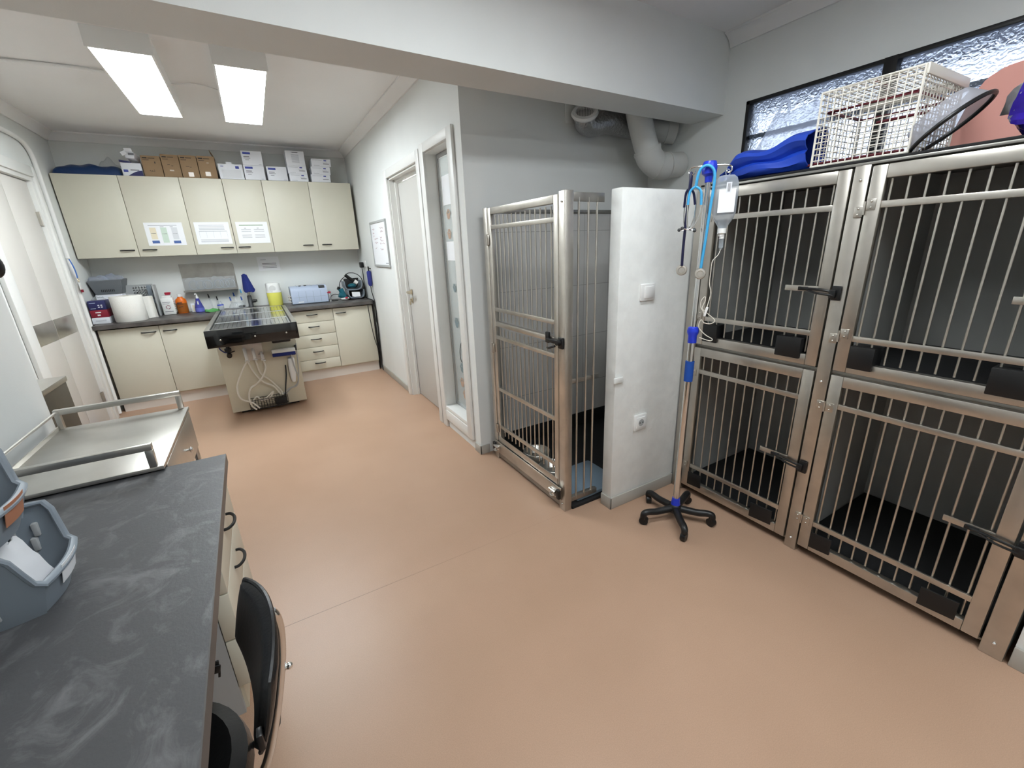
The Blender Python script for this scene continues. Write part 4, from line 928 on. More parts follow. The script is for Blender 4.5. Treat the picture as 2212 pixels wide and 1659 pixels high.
cab([(-1.398, f1, .54), (-1.379, f1 + .008, .402), (-1.318, f1 + .012, .325), (-1.242, f1 + .01, .2), (-1.23, f1, .15)], .006, 'cable', 'white cable running down from the middle valve to the basket')
cab([(-1.087, py - .11, .565), (-1.075, py - .10, .416), (-1.06, py - .09, .321), (-1.085, py - .08, .231), (-1.155, f1, .205), (-1.223, f1, .16)], .0055, 'lightgrey', 'grey cable from the white control unit to the basket')
cab([(-1.02, py - .02, .65), (-1.032, py - .02, .489), (-1.049, py - .02, .325), (-1.083, py - .05, .238), (-1.16, py - .05, .19), (-1.21, py - .05, .14)], .004, 'lightgrey', 'thin grey cable along the right edge of the sink table front')
cab([(-1.152, py - .02, .443), (-1.162, py - .03, .346), (-1.191, f1, .225), (-1.21, f1, .13)], .005, 'cableblack', 'black cable hanging behind the white handset')
cab([(-1.51, f1 - .01, .12), (-1.46, f1, .175), (-1.42, f1, .13), (-1.36, f1, .16), (-1.31, f1, .20), (-1.35, f1, .14), (-1.44, f1, .125)], .006, 'cable', 'white cable coiled on top of the wire basket')
# ------------------------------------------------------------------ left side of the room
single('conduit', MB().tube([(XL + .02, -3.6, 2.50), (XL + .02, -1.5, 2.505), (XL + .02, -1.0, 2.505), (XL + .02, -.84, 2.47), (XL + .02, -.775, 2.39), (XL + .02, -.765, 2.25), (XL + .02, -.765, 1.6), (XL + .02, -.78, .9), (XL + .02, -.80, .02)], .018, 10, 3), 'white', 'white conduit bending down beside the grey double door', 'conduit')
t = thing('lanyard', 'blue strap with a metal ring hanging by the grey double door', 'lanyard', (XL + .045, -.84, 1.35))
part('strap', MB().sheet(lambda u, v: (XL + .05 + .008 * math.sin(3 * v), -.875 + .028 * u + .05 * v, 1.545 - .17 * v), 2, 8, .003), 'strapblue', t)
part('ring', MB().tube([(XL + .052, -.81 + .016 * math.cos(a), 1.355 + .016 * math.sin(a)) for a in [2 * PI * k / 12 for k in range(12)]], .0035, 6, closed=True), 'brass', t)
part('tag', MB().box(XL + .045, XL + .055, -.82, -.775, 1.27, 1.335, .003), 'white', t)
part('clip', MB().box(XL + .043, XL + .058, -.80, -.775, 1.245, 1.268, .002), 'crimson', t)
part('hook', MB().cyl((XL + .02, -.865, 1.548), (XL + .058, -.865, 1.548), .005), 'chrome', t)
t = thing('wall_switch', 'white wall switch left of the grey double door', 'switch', (XL, -2.3, 1.2))
part('plate', MB().box(XL, XL + .012, -2.36, -2.20, 1.16, 1.40, .005), 'white', t)
part('rocker', MB().box(XL + .01, XL + .022, -2.31, -2.25, 1.22, 1.31, .004), 'white', t)
t = thing('headset', 'black padded headset hanging at the left edge beside the double door', 'headset', (XP, -3.5, 1.4))
hs = MB(); hx, hy, hz_ = -2.215, -3.52, 1.51
part('pad', MB().ball((hx - .045, hy + .05, hz_), (.035, .03, .055), 16), 'leather', t)
part('band', MB().tube([(hx - .045, hy + .05, hz_ + .05), (hx - .05, hy + .0, hz_ + .12), (hx - .055, hy - .08, hz_ + .14), (hx - .06, hy - .13, hz_ + .09)], .01, 8, 4), 'black', t)
part('hook', MB().cyl((-2.2, -3.665, hz_ + .13), (-2.265, -3.60, hz_ + .13), .008).cyl((-2.262, -3.665, hz_ + .125), (-2.262, -3.57, hz_ + .125), .008), 'chrome', t)
t = thing('steel_cabinet', 'low stainless steel cabinet standing behind the trolley', 'cabinet', (-2.5, -3.34, 0))
part('body', MB().box(XL + .015, -2.305, -3.655, -3.04, .03, .86, .003), 'steelb', t)
part('top', MB().box(XL + .015, -2.298, -3.657, -3.03, .86, .89, .004).box(XL + .015, XL + .03, -3.655, -3.04, .89, .95, .002), 'steelt', t)
ft = MB()
for x in (-2.68, -2.35):
    for y in (-3.6, -3.09): ft.cyl((x, y, 0), (x, y, .03), .02)
part('foot', ft, 'black', t)
mb = MB(); mb.sheet(lump(-.09, .09, -.07, .07, 0, lambda u: .10, seed=31, amp=.014), 14, 10, .002)
bmesh.ops.translate(mb.bm, verts=mb.bm.verts, vec=(-2.60, -1.35, .002))
single('blue_bag', mb, 'bluebag', 'bright blue bag on the floor by the grey double door', 'bag')
t = thing('door_stop', 'small chrome floor door stop by the grey double door', 'door stop', (-2.55, -1.52, 0))
part('post', MB().lathe([(0, 0), (.024, 0), (.024, .006), (.014, .012), (.012, .045), (0, .05)], (-2.50, -1.40, 0), 16), 'chrome', t)

# trolley
t = thing('trolley', 'stainless steel trolley with raised rails between desk and wall', 'trolley', (-1.92, -4.09, 0))
x0, x1, y0, y1 = -2.165, -1.672, -4.478, -3.715
part('tray', MB().box(x0, x1, y0, y1, .756, .772, .003).box(x0, x0 + .006, y0, y1, .772, .79), 'steelt', t)
for y in (y0 + .012, y1 - .012):
    part('rail', MB().box(x0 + .02, x1 - .018, y - .012, y + .012, .84, .866, .003).box(x1 - .042, x1 - .018, y - .012, y + .012, .772, .84, .002).box(x0, x0 + .02, y - .012, y + .012, .772, .866, .002), 'steelt', t)
part('rail', MB().tube([(x0 + .008, y0 + .024, .853), (x0 + .008, y1 - .024, .853)], .006, 8), 'steelt', t)
bx = part('drawer', MB().box(x1 - .012, x1 - .002, y0 + .06, y1 - .02, .555, .75, .003), 'steelt', t)
part('housing', MB().box(x0 + .03, x1 - .014, y0 + .06, y1 - .02, .56, .755, .002), 'steeld', t)
part('knob', MB().cyl((x1 - .002, -4.05, .655), (x1 + .012, -4.05, .655), .006).ball((x1 + .018, -4.05, .655), (.008, .014, .014), 12), 'chrome', bx)
for x in (x0 + .02, x1 - .02):
    for y in (y0 + .07, y1 - .02):
        l = part('leg', MB().cyl((x, y, .09), (x, y, .756), .0125), 'steelt', t)
        part('castor', MB().cyl((x - .011, y, .034), (x + .011, y, .034), .034, seg=18).box(x - .018, x + .018, y - .015, y + .015, .055, .092, .004), 'black', l)
part('lower_shelf', MB().box(x0 + .01, x1 - .01, y0 + .07, y1 - .02, .20, .215, .003), 'steelt', t)

# desk
t = thing('desk', 'desk with a dark slate top and cream drawers', 'desk', (-1.83, -5.4, 0))
part('desk_top', MB().prism([(-2.195, -4.446), (-1.482, -4.446), (-1.452, -6.15), (-2.195, -6.15)], .712, .75), 'worktop', t)
part('edge_band', MB().prism([(-1.482, -4.446), (-1.479, -4.446), (-1.449, -6.15), (-1.452, -6.15)], .7115, .7505), 'edgeband', t)
part('side_panel', MB().box(-2.17, -1.55, -4.983, -4.965, .0, .711), 'lightgrey', t)
part('side_panel', MB().box(-2.17, -1.525, -4.48, -4.462, .0, .711), 'lightgrey', t)
part('side_panel', MB().box(-2.17, -1.49, -6.14, -6.12, .0, .711), 'lightgrey', t)
part('back_panel', MB().box(-2.19, -2.17, -6.14, -4.46, .0, .711), 'lightgrey', t)
for z0, z1, hz_ in ((.497, .708, .60), (.317, .493, .44), (.118, .313, .25)):
    d = part('drawer', MB().box(-1.548, -1.502, -4.985, -4.462, z0, z1, .003), 'cream', t)
    h = MB(); h.tube([(-1.502, -4.665, hz_), (-1.488, -4.668, hz_), (-1.475, -4.69, hz_), (-1.471, -4.72, hz_), (-1.475, -4.75, hz_), (-1.488, -4.772, hz_), (-1.502, -4.775, hz_)], .0055, 8, 3)
    part('handle', h, 'black', d)
part('plinth', MB().box(-1.56, -1.54, -4.965, -4.48, 0, .114), 'creamedge', t)
lk = part('lock', MB().cyl((-1.585, -4.985, .312), (-1.585, -4.997, .312), .011, seg=16), 'black', t)
t = thing('key', 'pair of black headed keys hanging in the desk lock', 'key', (-1.585, -4.999, .26))
part('blade', MB().box(-1.5865, -1.5835, -5.022, -4.9975, .307, .317).tube([(-1.585 + .009 * math.cos(a), -5.018, .303 + .009 * math.sin(a)) for a in [2 * PI * k / 10 for k in range(10)]], .0015, 5, closed=True), 'chrome', t)
part('head', MB().obox((-1.583, -5.020, .278), (.026, .006, .032), (0, .12, 0), .006).obox((-1.579, -5.028, .268), (.022, .006, .03), (0, .25, 0), .006).obox((-1.576, -5.024, .245), (.007, .004, .03), (0, .2, 0), .002), 'black', t)

# stacked letter baskets with papers on the desk: open front towards the room (+x)
def letter_basket(label, ox, oy, oz, lab_m):
    t = thing('letter_basket', label, 'basket', (ox, oy, oz), 'grey stacking baskets on the desk')
    Lx, Wb, Wt, Hh, hl = .36, .095, .125, .185, .078     # length, half widths, height, lip height
    def side(s):
        def f(u, v):
            # u from back to front, v from floor to rim; rim drops in an S curve towards the front lip
            k = min(1, max(0, (u - .83) / .16)); k = k * k * (3 - 2 * k)
            top = Hh * (1 - k) + hl * k
            z = top * v
            w = Wb + (Wt - Wb) * (z / Hh) ** .8
            nar = 1 - .16 * max(0, (u - .82) / .18) ** 1.3
            return (ox - Lx + Lx * u + .05 * (z / Hh) * (u > .0) * u, oy + s * w * nar, oz + z)
        return f
    mb = MB()
    mb.sheet(side(1), 28, 8, .005); mb.sheet(side(-1), 28, 8, -.005)
    fr_ = lambda u, v: (ox + .05 * (hl * v / Hh) + .014 * math.sin(PI * u), oy + (u * 2 - 1) * (Wb + (Wt - Wb) * (hl * v / Hh) ** .8) * .84, oz + hl * v)
    mb.sheet(fr_, 12, 5, .005)
    mb.sheet(lambda u, v: (ox - Lx, oy + (u * 2 - 1) * (Wb + (Wt - Wb) * v ** .8), oz + Hh * v), 10, 5, -.005)
    mb.prism([(ox - Lx, oy - Wb), (ox - .1, oy - Wb), (ox, oy - Wb * .84), (ox, oy + Wb * .84), (ox - .1, oy + Wb), (ox - Lx, oy + Wb)], oz, oz + .005)
    part('shell', mb, 'grey', t)
    rim = [side(1)(i / 24, 1) for i in range(25)] + [fr_(1 - i / 8, 1) for i in range(1, 8)] + [side(-1)(1 - i / 24, 1) for i in range(25)]
    part('rim', MB().tube(rim, .009, 8, flat=(1, .7)), 'grey', t)
    sl = MB()
    for s in (1, -1):
        for i in range(4):
            for j in range(3):
                u0 = .44 + .11 * i; f = side(s)
                p0, p1 = Vector(f(u0, .25 + .2 * j)), Vector(f(u0 + .07, .25 + .2 * j))
                n = Vector((0, s * .0015, 0))
                sl.obox((p0 + p1) / 2, (.012, .0165, .036), (0, 0, 0), .003)
    part('slot', sl, 'lightgrey', t)
    part('label', MB().sheet(lambda u, v: tuple(Vector(fr_(.25 + .45 * u, .5 + .5 * v)) + Vector((.008, 0, .010 * v))), 6, 3, .001), lab_m, t)
    return t
bx_, by_ = -1.795, -5.095
letter_basket('lower grey letter basket on the desk, with a white label', bx_, by_, .751, 'paper')
letter_basket('upper grey letter basket on the desk, with a brown label', bx_ - .03, by_ - .035, .938, 'labelbrown')
def pouch(label, ox, oy, oz, L_, H_, lean, yaw, seed, grp):
    r = random.Random(seed); a, b = r.uniform(0, 6), r.uniform(0, 6)
    def f(u, v):
        x = (u - .5) * L_; z = v * H_
        y = .005 * math.sin(4 * u + a) * v + .0025 * math.sin(11 * u + b + 4 * v) + .0015 * math.sin(17 * v + a)
        return (x, y, z * (1 + .02 * math.sin(23 * u + b) + .015 * math.sin(41 * u)))
    mb = MB(); mb.sheet(f, 16, 8, .003)
    bmesh.ops.transform(mb.bm, matrix=Matrix.Translation((ox, oy, oz)) @ Euler((0, 0, yaw)).to_matrix().to_4x4() @ Euler((lean, 0, 0)).to_matrix().to_4x4(), verts=mb.bm.verts)
    return single('paper_pouch', mb, 'paper', label, 'paper pouch', grp)
pl_ = ['front', 'second', 'third', 'fourth', 'fifth', 'rear']
for k in range(6):
    o = pouch('white paper pouch in the lower letter basket, %s one counted from its label' % pl_[k], bx_ - .034 - .034 * k, by_ - .018 + .026 * (k % 2) + .004 * k, .762 + .004 * k, .15 + .012 * (k % 3), .135 + .012 * ((k * 2) % 3), -.30 - .07 * k, PI / 2 - .25 + .06 * k, 40 + k, 'pouches in the lower letter basket')
    if k == 2: part('print', MB().obox((bx_ - .128, by_ - .035, .872), (.003, .008, .05), (0, -.45, .2)), 'printb', o)
for k in range(4):
    pouch('white paper pouch in the upper letter basket, %s one counted from its label' % pl_[k], bx_ - .068 - .04 * k, by_ - .045 + .012 * (k % 2), .949, .13 + .012 * (k % 3), .15 + .008 * ((k * 2) % 3), -.12 - .12 * k, PI / 2 - .25 + .06 * k, 60 + k, 'pouches in the upper letter basket')

# office chair pushed under the desk
t = thing('office_chair', 'black office chair with chrome back bracket at the desk', 'chair', (-1.63, -5.58, 0))
cx_, cy_ = -1.66, -5.52
part('seat', MB().lathe([(0, .405), (.19, .405), (.212, .42), (.22, .45), (.213, .48), (.185, .494), (.155, .482), (.132, .464), (.122, .472), (.10, .484), (.08, .482), (.06, .478), (.04, .470), (0, .468)], (cx_, cy_, 0), 40), 'leather', t)
part('seat_base', MB().cyl((cx_, cy_, .37), (cx_, cy_, .405), .10, .14), 'black', t)
part('gas_lift', MB().cyl((cx_, cy_, .10), (cx_, cy_, .26), .028).cyl((cx_, cy_, .24), (cx_, cy_, .38), .018), 'chrome', t)
def chair_arm(mb, c, ang, R_, z0, z1, w):
    d = Vector((math.cos(ang), math.sin(ang), 0)); c = Vector(c)
    mb.tube([c + Vector((0, 0, z0)), c + d * R_ * .5 + Vector((0, 0, z0 - .004)), c + d * R_ * .9 + Vector((0, 0, z1)), c + d * R_ + Vector((0, 0, z1 - .015))], w, 8, 4)
for k in range(5):
    a = .5 + 2 * PI * k / 5; mb = MB(); chair_arm(mb, (cx_, cy_, 0), a, .24, .10, .075, .02)
    l = part('leg', mb, 'black', t)
    ex, ey = cx_ + .24 * math.cos(a), cy_ + .24 * math.sin(a)
    part('castor', MB().cyl((ex - .012 * math.sin(a), ey + .012 * math.cos(a), .026), (ex + .012 * math.sin(a), ey - .012 * math.cos(a), .026), .026, seg=16), 'black', l)
# backrest: upright pad facing the desk (-x), leaning back a little
bcx, bcy, bcz = -1.363, -5.559, .754
lean = .282
def bk_(u, v, off):
    a = (u - .5) * 2; b = (v - .5) * 2
    y = .171 * a * (1 - .10 * b * b)
    z = .091 * b * (1 - .28 * a * a)
    x = off - .023 * a * a + z * math.tan(lean)
    return (bcx + x * .991 - y * .131, bcy + x * .131 + y * .991, bcz + z)
def pad(front):
    def f(u, v):
        a = (u - .5) * 2; b = (v - .5) * 2
        e = max(0, 1 - max(abs(a), abs(b)) ** 6)
        p = bk_(u, v, 0); k = (.02 if front else .011) * e ** .5
        return (p[0] - k * (1 if front else -1), p[1], p[2] + .0)
    return f
def closed_pad(f0, f1, n, m):
    mb = MB(); mb.sheet(f0, n, m); mb.sheet(f1, n, m)
    bmesh.ops.remove_doubles(mb.bm, verts=mb.bm.verts, dist=.0008); return mb
part('backrest', closed_pad(pad(True), lambda u, v: bk_(u, v, .0), 26, 18), 'leather', t)
part('back_shell', closed_pad(lambda u, v: bk_(u, v, .001), pad(False), 26, 18), 'leather', t)
ed = [bk_(i / 20, 1, 0) for i in range(21)] + [bk_(1, 1 - i / 12, 0) for i in range(1, 13)] + [bk_(1 - i / 20, 0, 0) for i in range(1, 21)] + [bk_(0, i / 12, 0) for i in range(1, 12)]
part('piping', MB().tube(ed, .005, 7, closed=True), 'leather', t)
part('tag', MB().box(bcx - .018, bcx - .008, bcy - .185, bcy - .165, bcz - .035, bcz - .0, .003), 'black', t)
br = MB(); br.tube([(-1.338, -5.55, .825), (-1.332, -5.55, .806), (-1.333, -5.55, .764), (-1.347, -5.55, .683), (-1.384, -5.55, .544), (-1.425, -5.545, .43), (-1.47, cy_, .385), (cx_ + .08, cy_, .38)], .0095, 10, 5)
part('back_bracket', br, 'chrome', t)
part('knob', MB().cyl((-1.347, -5.55, .678), (-1.333, -5.55, .676), .006).ball((-1.332, -5.55, .676), .0075, 10), 'chrome', t)
part('lever', MB().tube([(cx_ + .05, cy_ + .1, .385), (cx_ + .16, cy_ + .06, .41), (bcx - .03, bcy + .03, .50), (bcx - .01, bcy + .01, .60)], .007, 8, 4), 'black', t)

# ------------------------------------------------------------------ kennel
t = thing('dog_kennel', 'tall stainless steel kennel front with a barred gate', 'kennel', (.077, -4.22, 0))
kx = .077; ka, kb = -3.79, -4.655; kt = 1.742
part('post', MB().box(kx, kx + .04, ka - .05, ka, 0, kt, .002), 'steel', t)
cp = part('post', MB().box(kx, kx + .05, kb, kb + .055, 0, kt + .008, .003), 'steel', t)
sc = MB()
for z in (.04, kt - .04): sc.ball((kx - .0005, kb + .028, z), .006, 8)
part('screw', sc, 'chrome', cp)
part('threshold', MB().box(kx, kx + .03, kb + .055, ka - .05, .02, .05, .002), 'steeld', t)
ga, gb = ka - .055, kb + .062
gt = MB(); gx0, gx1 = kx + .002, kx + .032
gt.box(gx0, gx1, ga - .04, ga, .06, kt - .004, .003).box(gx0, gx1, gb, gb + .04, .06, kt - .004, .003)
gt.box(gx0, gx1, gb + .04, ga - .04, kt - .042, kt - .004, .002).box(gx0, gx1, gb + .04, ga - .04, .06, .095, .002).box(gx0, gx1, gb + .04, ga - .04, 1.005, 1.035, .002)
gt.box(gx0 - .004, gx0 + .002, gb + .01, ga - .01, .15, .19, .001)
gate = part('gate', gt, 'steel', t)
for z in (1.625, 1.115, .93, .56, .27):
    part('crossbar', MB().box(gx0 + .002, gx0 + .012, gb + .038, ga - .038, z - .012, z + .012, .001), 'steel', gate)
kick = part('kick_plate', MB().box(kx - .012, kx - .002, kb + .03, ka - .02, .062, .145, .003), 'steel', gate)
n = 13
for k in range(n):
    y = ga - .04 - (ga - gb - .08) * (k + .8) / (n + .6)
    for z0, z1 in ((1.045, 1.69), (.205, .99)):
        part('rod', MB().cyl((gx0 + .017, y, z0), (gx0 + .017, y, z1), .0045, seg=10), 'steel', gate)
for z in (1.55, .85, .25):
    part('hinge', MB().box(kx - .005, kx, ka - .075, ka - .03, z - .03, z + .03, .002).cyl((kx - .006, ka - .053, z - .035), (kx - .006, ka - .053, z + .035), .006), 'steel', gate)
lt = MB(); lt.box(kx - .012, kx, kb + .01, kb + .05, .985, 1.045, .004).cyl((kx - .015, kb + .03, 1.02), (kx - .035, kb + .03, 1.02), .014).box(kx - .03, kx - .01, kb + .045, kb + .14, 1.01, 1.03, .005).tube([(kx - .03, kb + .05, 1.0), (kx - .04, kb + .09, .985), (kx - .03, kb + .12, .98)], .006, 8, 3).box(kx - .016, kx, kb + .13, kb + .16, 1.0, 1.06, .004)
part('latch', lt, 'black', gate)
for y in (ka - .075, kb + .085):
    part('latch', MB().box(kx - .028, kx - .012, y - .028, y + .028, .088, .125, .003).cyl((kx - .032, y - .03, .115), (kx - .032, y + .03, .115), .007).tube([(kx - .03, y - .02, .09), (kx - .042, y, .085), (kx - .03, y + .02, .09)], .005, 8, 3), 'chrome', gate)
    part('bumper', MB().obox((kx - .018, y + (.045 if y > -4.2 else -.045), .105), (.022, .03, .06), (0, 0, 0), .006), 'black', gate)
# side panel of bars between the corner post and the partition
sp = part('side_panel', MB().box(kx + .05, .323, kb + .004, kb + .008, 1.70, kt, .001), 'steeld', t)
part('crossbar', MB().box(kx + .05, .323, kb + .012, kb + .018, .785, .81, .001), 'steeld', sp)
part('bottom_rail', MB().box(kx + .05, .323, kb + .004, kb + .03, .05, .08, .002), 'steeld', sp)
part('bracket', MB().box(.305, .372, -4.786, -4.7745, .783, .815, .004), 'taped', sp)
for x in (.165, .225, .28):
    part('rod', MB().cyl((x, kb + .009, .065), (x, kb + .009, 1.72), .0055, seg=10), 'steel', sp)
single('rubber_mat', MB().box(.13, XR - .02, -4.66, YA - .014, 0.0, .02, .004).box(.13, XR - .014, YA - .03, YA - .014, .02, .13, .004), 'rubber', 'black rubber mat on the kennel floor', 'mat')
single('kennel_cushion', MB().box(.18, .55, -4.64, -4.30, .021, .05, .012), 'bluemat', 'grey blue mat lying behind the barred kennel side', 'mat')
def bowl(label, x, y):
    t = thing('dog_bowl', label, 'bowl', (x, y, .021), 'steel bowls in the kennel')
    part('bowl', MB().lathe([(0, .004), (.062, .004), (.072, .012), (.088, .05), (.096, .055), (.1, .051), (.104, .02), (.106, .0), (.1, 0), (.07, .0), (0, .0)], (x, y, .0215), 32), 'steelt', t)
    return t
bowl('shiny steel bowl deeper inside the kennel', .30, -4.02)
bowl('shiny steel bowl nearer the kennel corner post', .27, -4.27)

# partition fittings
t = thing('light_switch', 'white light switch on the low partition wall', 'switch', (.52, -4.774, 1.2))
part('plate', MB().box(.47, .573, -4.787, -4.774, 1.208, 1.296, .006), 'white', t)
part('rocker', MB().box(.492, .556, -4.793, -4.786, 1.222, 1.283, .004), 'white', t)
t = thing('wall_socket', 'white wall socket low on the partition wall', 'socket', (.523, -4.774, .46))
part('plate', MB().box(.474, .573, -4.785, -4.774, .462, .56, .006), 'white', t)
part('insert', MB().box(.49, .557, -4.790, -4.784, .478, .544, .003), 'white', t)
part('well', MB().cyl((.5235, -4.7905, .511), (.5235, -4.788, .511), .021, seg=24), 'lightgrey', t)
part('contact', MB().cyl((.513, -4.792, .511), (.513, -4.7895, .511), .0035).cyl((.534, -4.792, .511), (.534, -4.7895, .511), .0035), 'dark', t)

# ducts over the kennel
t = dt = thing('air_duct', 'crinkled aluminium air duct with a round white grille and a white end pipe', 'duct', (.95, -3.93, 2.2))
part('hose', MB().tube([(.868, -3.826, 2.338), (.895, -3.80, 2.296), (.96, -3.788, 2.284), (1.08, -3.788, 2.312), (1.2, -3.788, 2.31), (1.33, -3.79, 2.30), (1.41, -3.81, 2.30)], .074, 20, 6), 'alu', t)
GN = Vector((-.45, -.55, .70)).to_track_quat('Z', 'Y').to_matrix()
vg = MB(); vg.lathe([(.058, -.02), (.085, -.02), (.092, -.008), (.085, .006), (.062, .008), (.058, .0), (.058, -.02)], (.864, -3.83, 2.345), 28, GN)
part('grille_ring', vg, 'white', t)
gs = MB()
for k in range(-5, 6):
    w = math.sqrt(max(0, .06 ** 2 - (k * .0105) ** 2))
    R_ = GN; c = Vector((.864, -3.83, 2.345)) + R_ @ Vector((k * .0105, 0, 0))
    gs.obox(c, (.004, 2 * w, .008), R_)
part('slat', gs, 'white', t)
part('backing', MB().lathe([(0, -.018), (.059, -.018), (.059, -.024), (0, -.024)], (.864, -3.83, 2.345), 24, GN), 'dark', t)
part('strap', MB().box(.79, .87, -3.716, YA - .001, 2.30, 2.60, .003), 'wall', t)
t = thing('waste_pipe', 'thick white pipe bending down and into the window wall', 'pipe', (1.35, -3.95, 2.0))
part('pipe', MB().tube([(1.20, -3.95, 2.70), (1.22, -3.95, 2.4), (1.30, -3.95, 2.2), (1.345, -3.95, 2.115)], .083, 24, 4), 'pvc', t)
part('elbow', MB().tube([(1.335, -3.95, 2.135), (1.365, -3.955, 2.075), (1.43, -3.97, 2.03), (1.50, -3.99, 2.025)], .092, 24, 6), 'pvc', t)
part('pipe', MB().tube([(1.48, -3.985, 2.025), (1.60, -4.01, 2.035), (1.617, -4.013, 2.036)], .085, 24), 'pvc', t)
rg = MB(); rg.tube([(1.335, -3.95, 2.13), (1.345, -3.951, 2.112)], .096, 24).tube([(1.425, -3.968, 2.032), (1.432, -3.97, 2.030)], .096, 24).tube([(1.495, -3.99, 2.025), (1.505, -3.992, 2.026)], .096, 24)
part('collar', rg, 'pvc', t)
part('pipe', MB().tube([(1.40, -3.81, 2.302), (1.47, -3.85, 2.29), (1.616, -3.95, 2.262)], .078, 24, 5), 'pvc', dt)
part('collar', MB().tube([(1.56, -3.912, 2.272), (1.615, -3.949, 2.262)], .083, 24), 'pvc', dt)

# ------------------------------------------------------------------ cage bank
cxf = .841
t = thing('cage_bank', 'stainless steel bank of four barred animal cages', 'cage', (1.2, -5.53, 0))
posts = ((-4.852, -4.786), (-5.545, -5.492), (-6.262, -6.199))
for a, b in posts:
    o = part('post', MB().box(cxf, cxf + .04, a, b, 0, 1.752, .003), 'steel', t)
    s = MB()
    for z in (.06, .885, 1.70): s.ball((cxf - .0003, (a + b) / 2, z), .0065, 8)
    part('screw', s, 'chrome', o)
part('side_panel', MB().box(cxf + .04, XR - .012, -4.82, -4.805, .03, 1.75), 'cagewall', t)
part('side_panel', MB().box(cxf + .04, XR - .012, -6.262, -6.245, .03, 1.75), 'cagewall', t)
part('divider', MB().box(cxf + .04, XR - .012, -5.525, -5.512, .94, 1.75), 'cagewall', t)
part('divider', MB().box(1.02, XR - .012, -5.525, -5.512, .03, .925), 'cagewall', t)
part('back_panel', MB().box(XR - .012, XR - .002, -6.262, -4.80, .03, 1.75), 'cagewall', t)
part('shelf', MB().box(cxf + .02, XR - .012, -6.245, -4.805, .925, .94, .001), 'steeld', t)
part('floor_plate', MB().box(cxf + .02, XR - .012, -6.245, -4.805, .03, .04, .001), 'steeld', t)
part('roof', MB().box(cxf + .005, XR - .002, -6.262, -4.786, 1.752, 1.762, .001), 'steeld', t)
part('hasp', MB().box(1.0, 1.02, -5.50, -5.535, .40, .52, .002).box(1.02, 1.035, -5.50, -5.505, .44, .47, .002), 'steeld', t)
def cage_door(ya, yb, z0, z1, hinge_left, upper):
    """ya far (left), yb near (right)"""
    fw = .048; x0, x1 = cxf - .004, cxf + .026
    mb = MB(); mb.box(x0, x1, ya - fw, ya, z0, z1, .004).box(x0, x1, yb, yb + fw, z0, z1, .004).box(x0, x1, yb + fw, ya - fw, z1 - fw, z1, .003).box(x0, x1, yb + fw, ya - fw, z0, z0 + fw, .003)
    d = part('door', mb, 'steel', t)
    b0, b1 = (z0 + .145, z1 - .138)
    for z in (b0, b1): part('crossbar', MB().box(x0 + .004, x0 + .014, yb + fw - .002, ya - fw + .002, z - .012, z + .012, .001), 'steel', d)
    n = 11
    for k in range(n):
        y = ya - .062 - (ya - yb - .124) * k / (n - 1)
        part('rod', MB().cyl((x0 + .02, y, z0 + .055), (x0 + .02, y, z1 - .05), .0042, seg=10), 'steel', d)
    for z in (b0 + .005, b1 - .01):
        yh = ya if hinge_left else yb; dz = .012 if upper else 0
        h = MB().box(x0 - .004, x0, yh - .034, yh - .004, z - .02 + dz, z + .02 + dz, .001).box(x0 - .002, x0 + .004, yh + .004, yh + .034, z - .02 - dz, z + .02 - dz, .001).cyl((x0 - .004, yh + .001, z - .024), (x0 - .004, yh + .001, z + .024), .004)
        for q in (-1, 1): h.ball((x0 - .005, yh - .02, z + dz + q * .011), .004, 8).ball((x0 - .003, yh + .02, z - dz + q * .011), .004, 8)
        part('hinge', h, 'steel', d)
    zl = z0 + (.415 if not upper else .325); yl = yb
    L_ = MB(); L_.box(x0 - .006, x0, yl - .045, yl - .008, zl - .03, zl + .03, .004).box(x0 - .02, x0 - .006, yl - .03, yl - .005, zl - .02, zl + .015, .004)
    L_.tube([(x0 - .012, yl - .02, zl + .005), (x0 - .016, yl + .03, zl + .012), (x0 - .008, yl + .08, zl + .012), (x0 - .004, yl + .11, zl + .012)], .0055, 8, 3).tube([(x0 - .016, yl - .02, zl - .008), (x0 - .02, yl + .04, zl - .002), (x0 - .008, yl + .085, zl + .008)], .0045, 8, 3).box(x0 - .006, x0, yl + .085, yl + .125, zl + .004, zl + .02, .002)
    part('latch', L_, 'black', d)
    part('latch_plate', MB().box(x0 + .004, x0 + .009, yl + .03, yl + .185, zl + .0, zl + .024, .001), 'steel', d)
    for (y, w, tilt) in ((ya - .095, .085, .0), (yb + .125, .11, 0)):
        zz = z0 + .018
        if upper: part('bumper', MB().box(x0 - .012, x0 + .07, y - w / 2, y + w / 2, zz + .006, zz + .10, .003), 'black', d)
        else: part('bumper', MB().obox((x0 - .006, y, zz + .052), (.008, w, .082), (0, .0, .12), .002), 'black', d)
    return d
LA, LB, RA, RB = -4.857, -5.486, -5.552, -6.191
cage_door(LA, LB, .043, .927, True, False); cage_door(LA, LB, .946, 1.745, True, True)
cage_door(RA, RB, .043, .927, True, False); cage_door(RA, RB, .946, 1.745, True, True)
for (a, b, z, lab) in ((-4.83, -5.508, .0405, 'black mat in the lower left cage'), (-5.53, -6.24, .0405, 'black mat in the lower right cage'), (-4.83, -5.508, .9405, 'black mat in the upper left cage'), (-5.53, -6.24, .9405, 'black mat in the upper right cage')):
    single('cage_mat', MB().box(.885, XR - .02, b, a, z, z + .022, .005), 'rubber', lab, 'mat', 'rubber mats in the cages')
single('top_mat', MB().box(cxf + .006, XR - .01, -6.25, -4.80, 1.7625, 1.772, .002), 'rubber', 'black mat lying on top of the cages', 'mat')
ZT = 1.7725

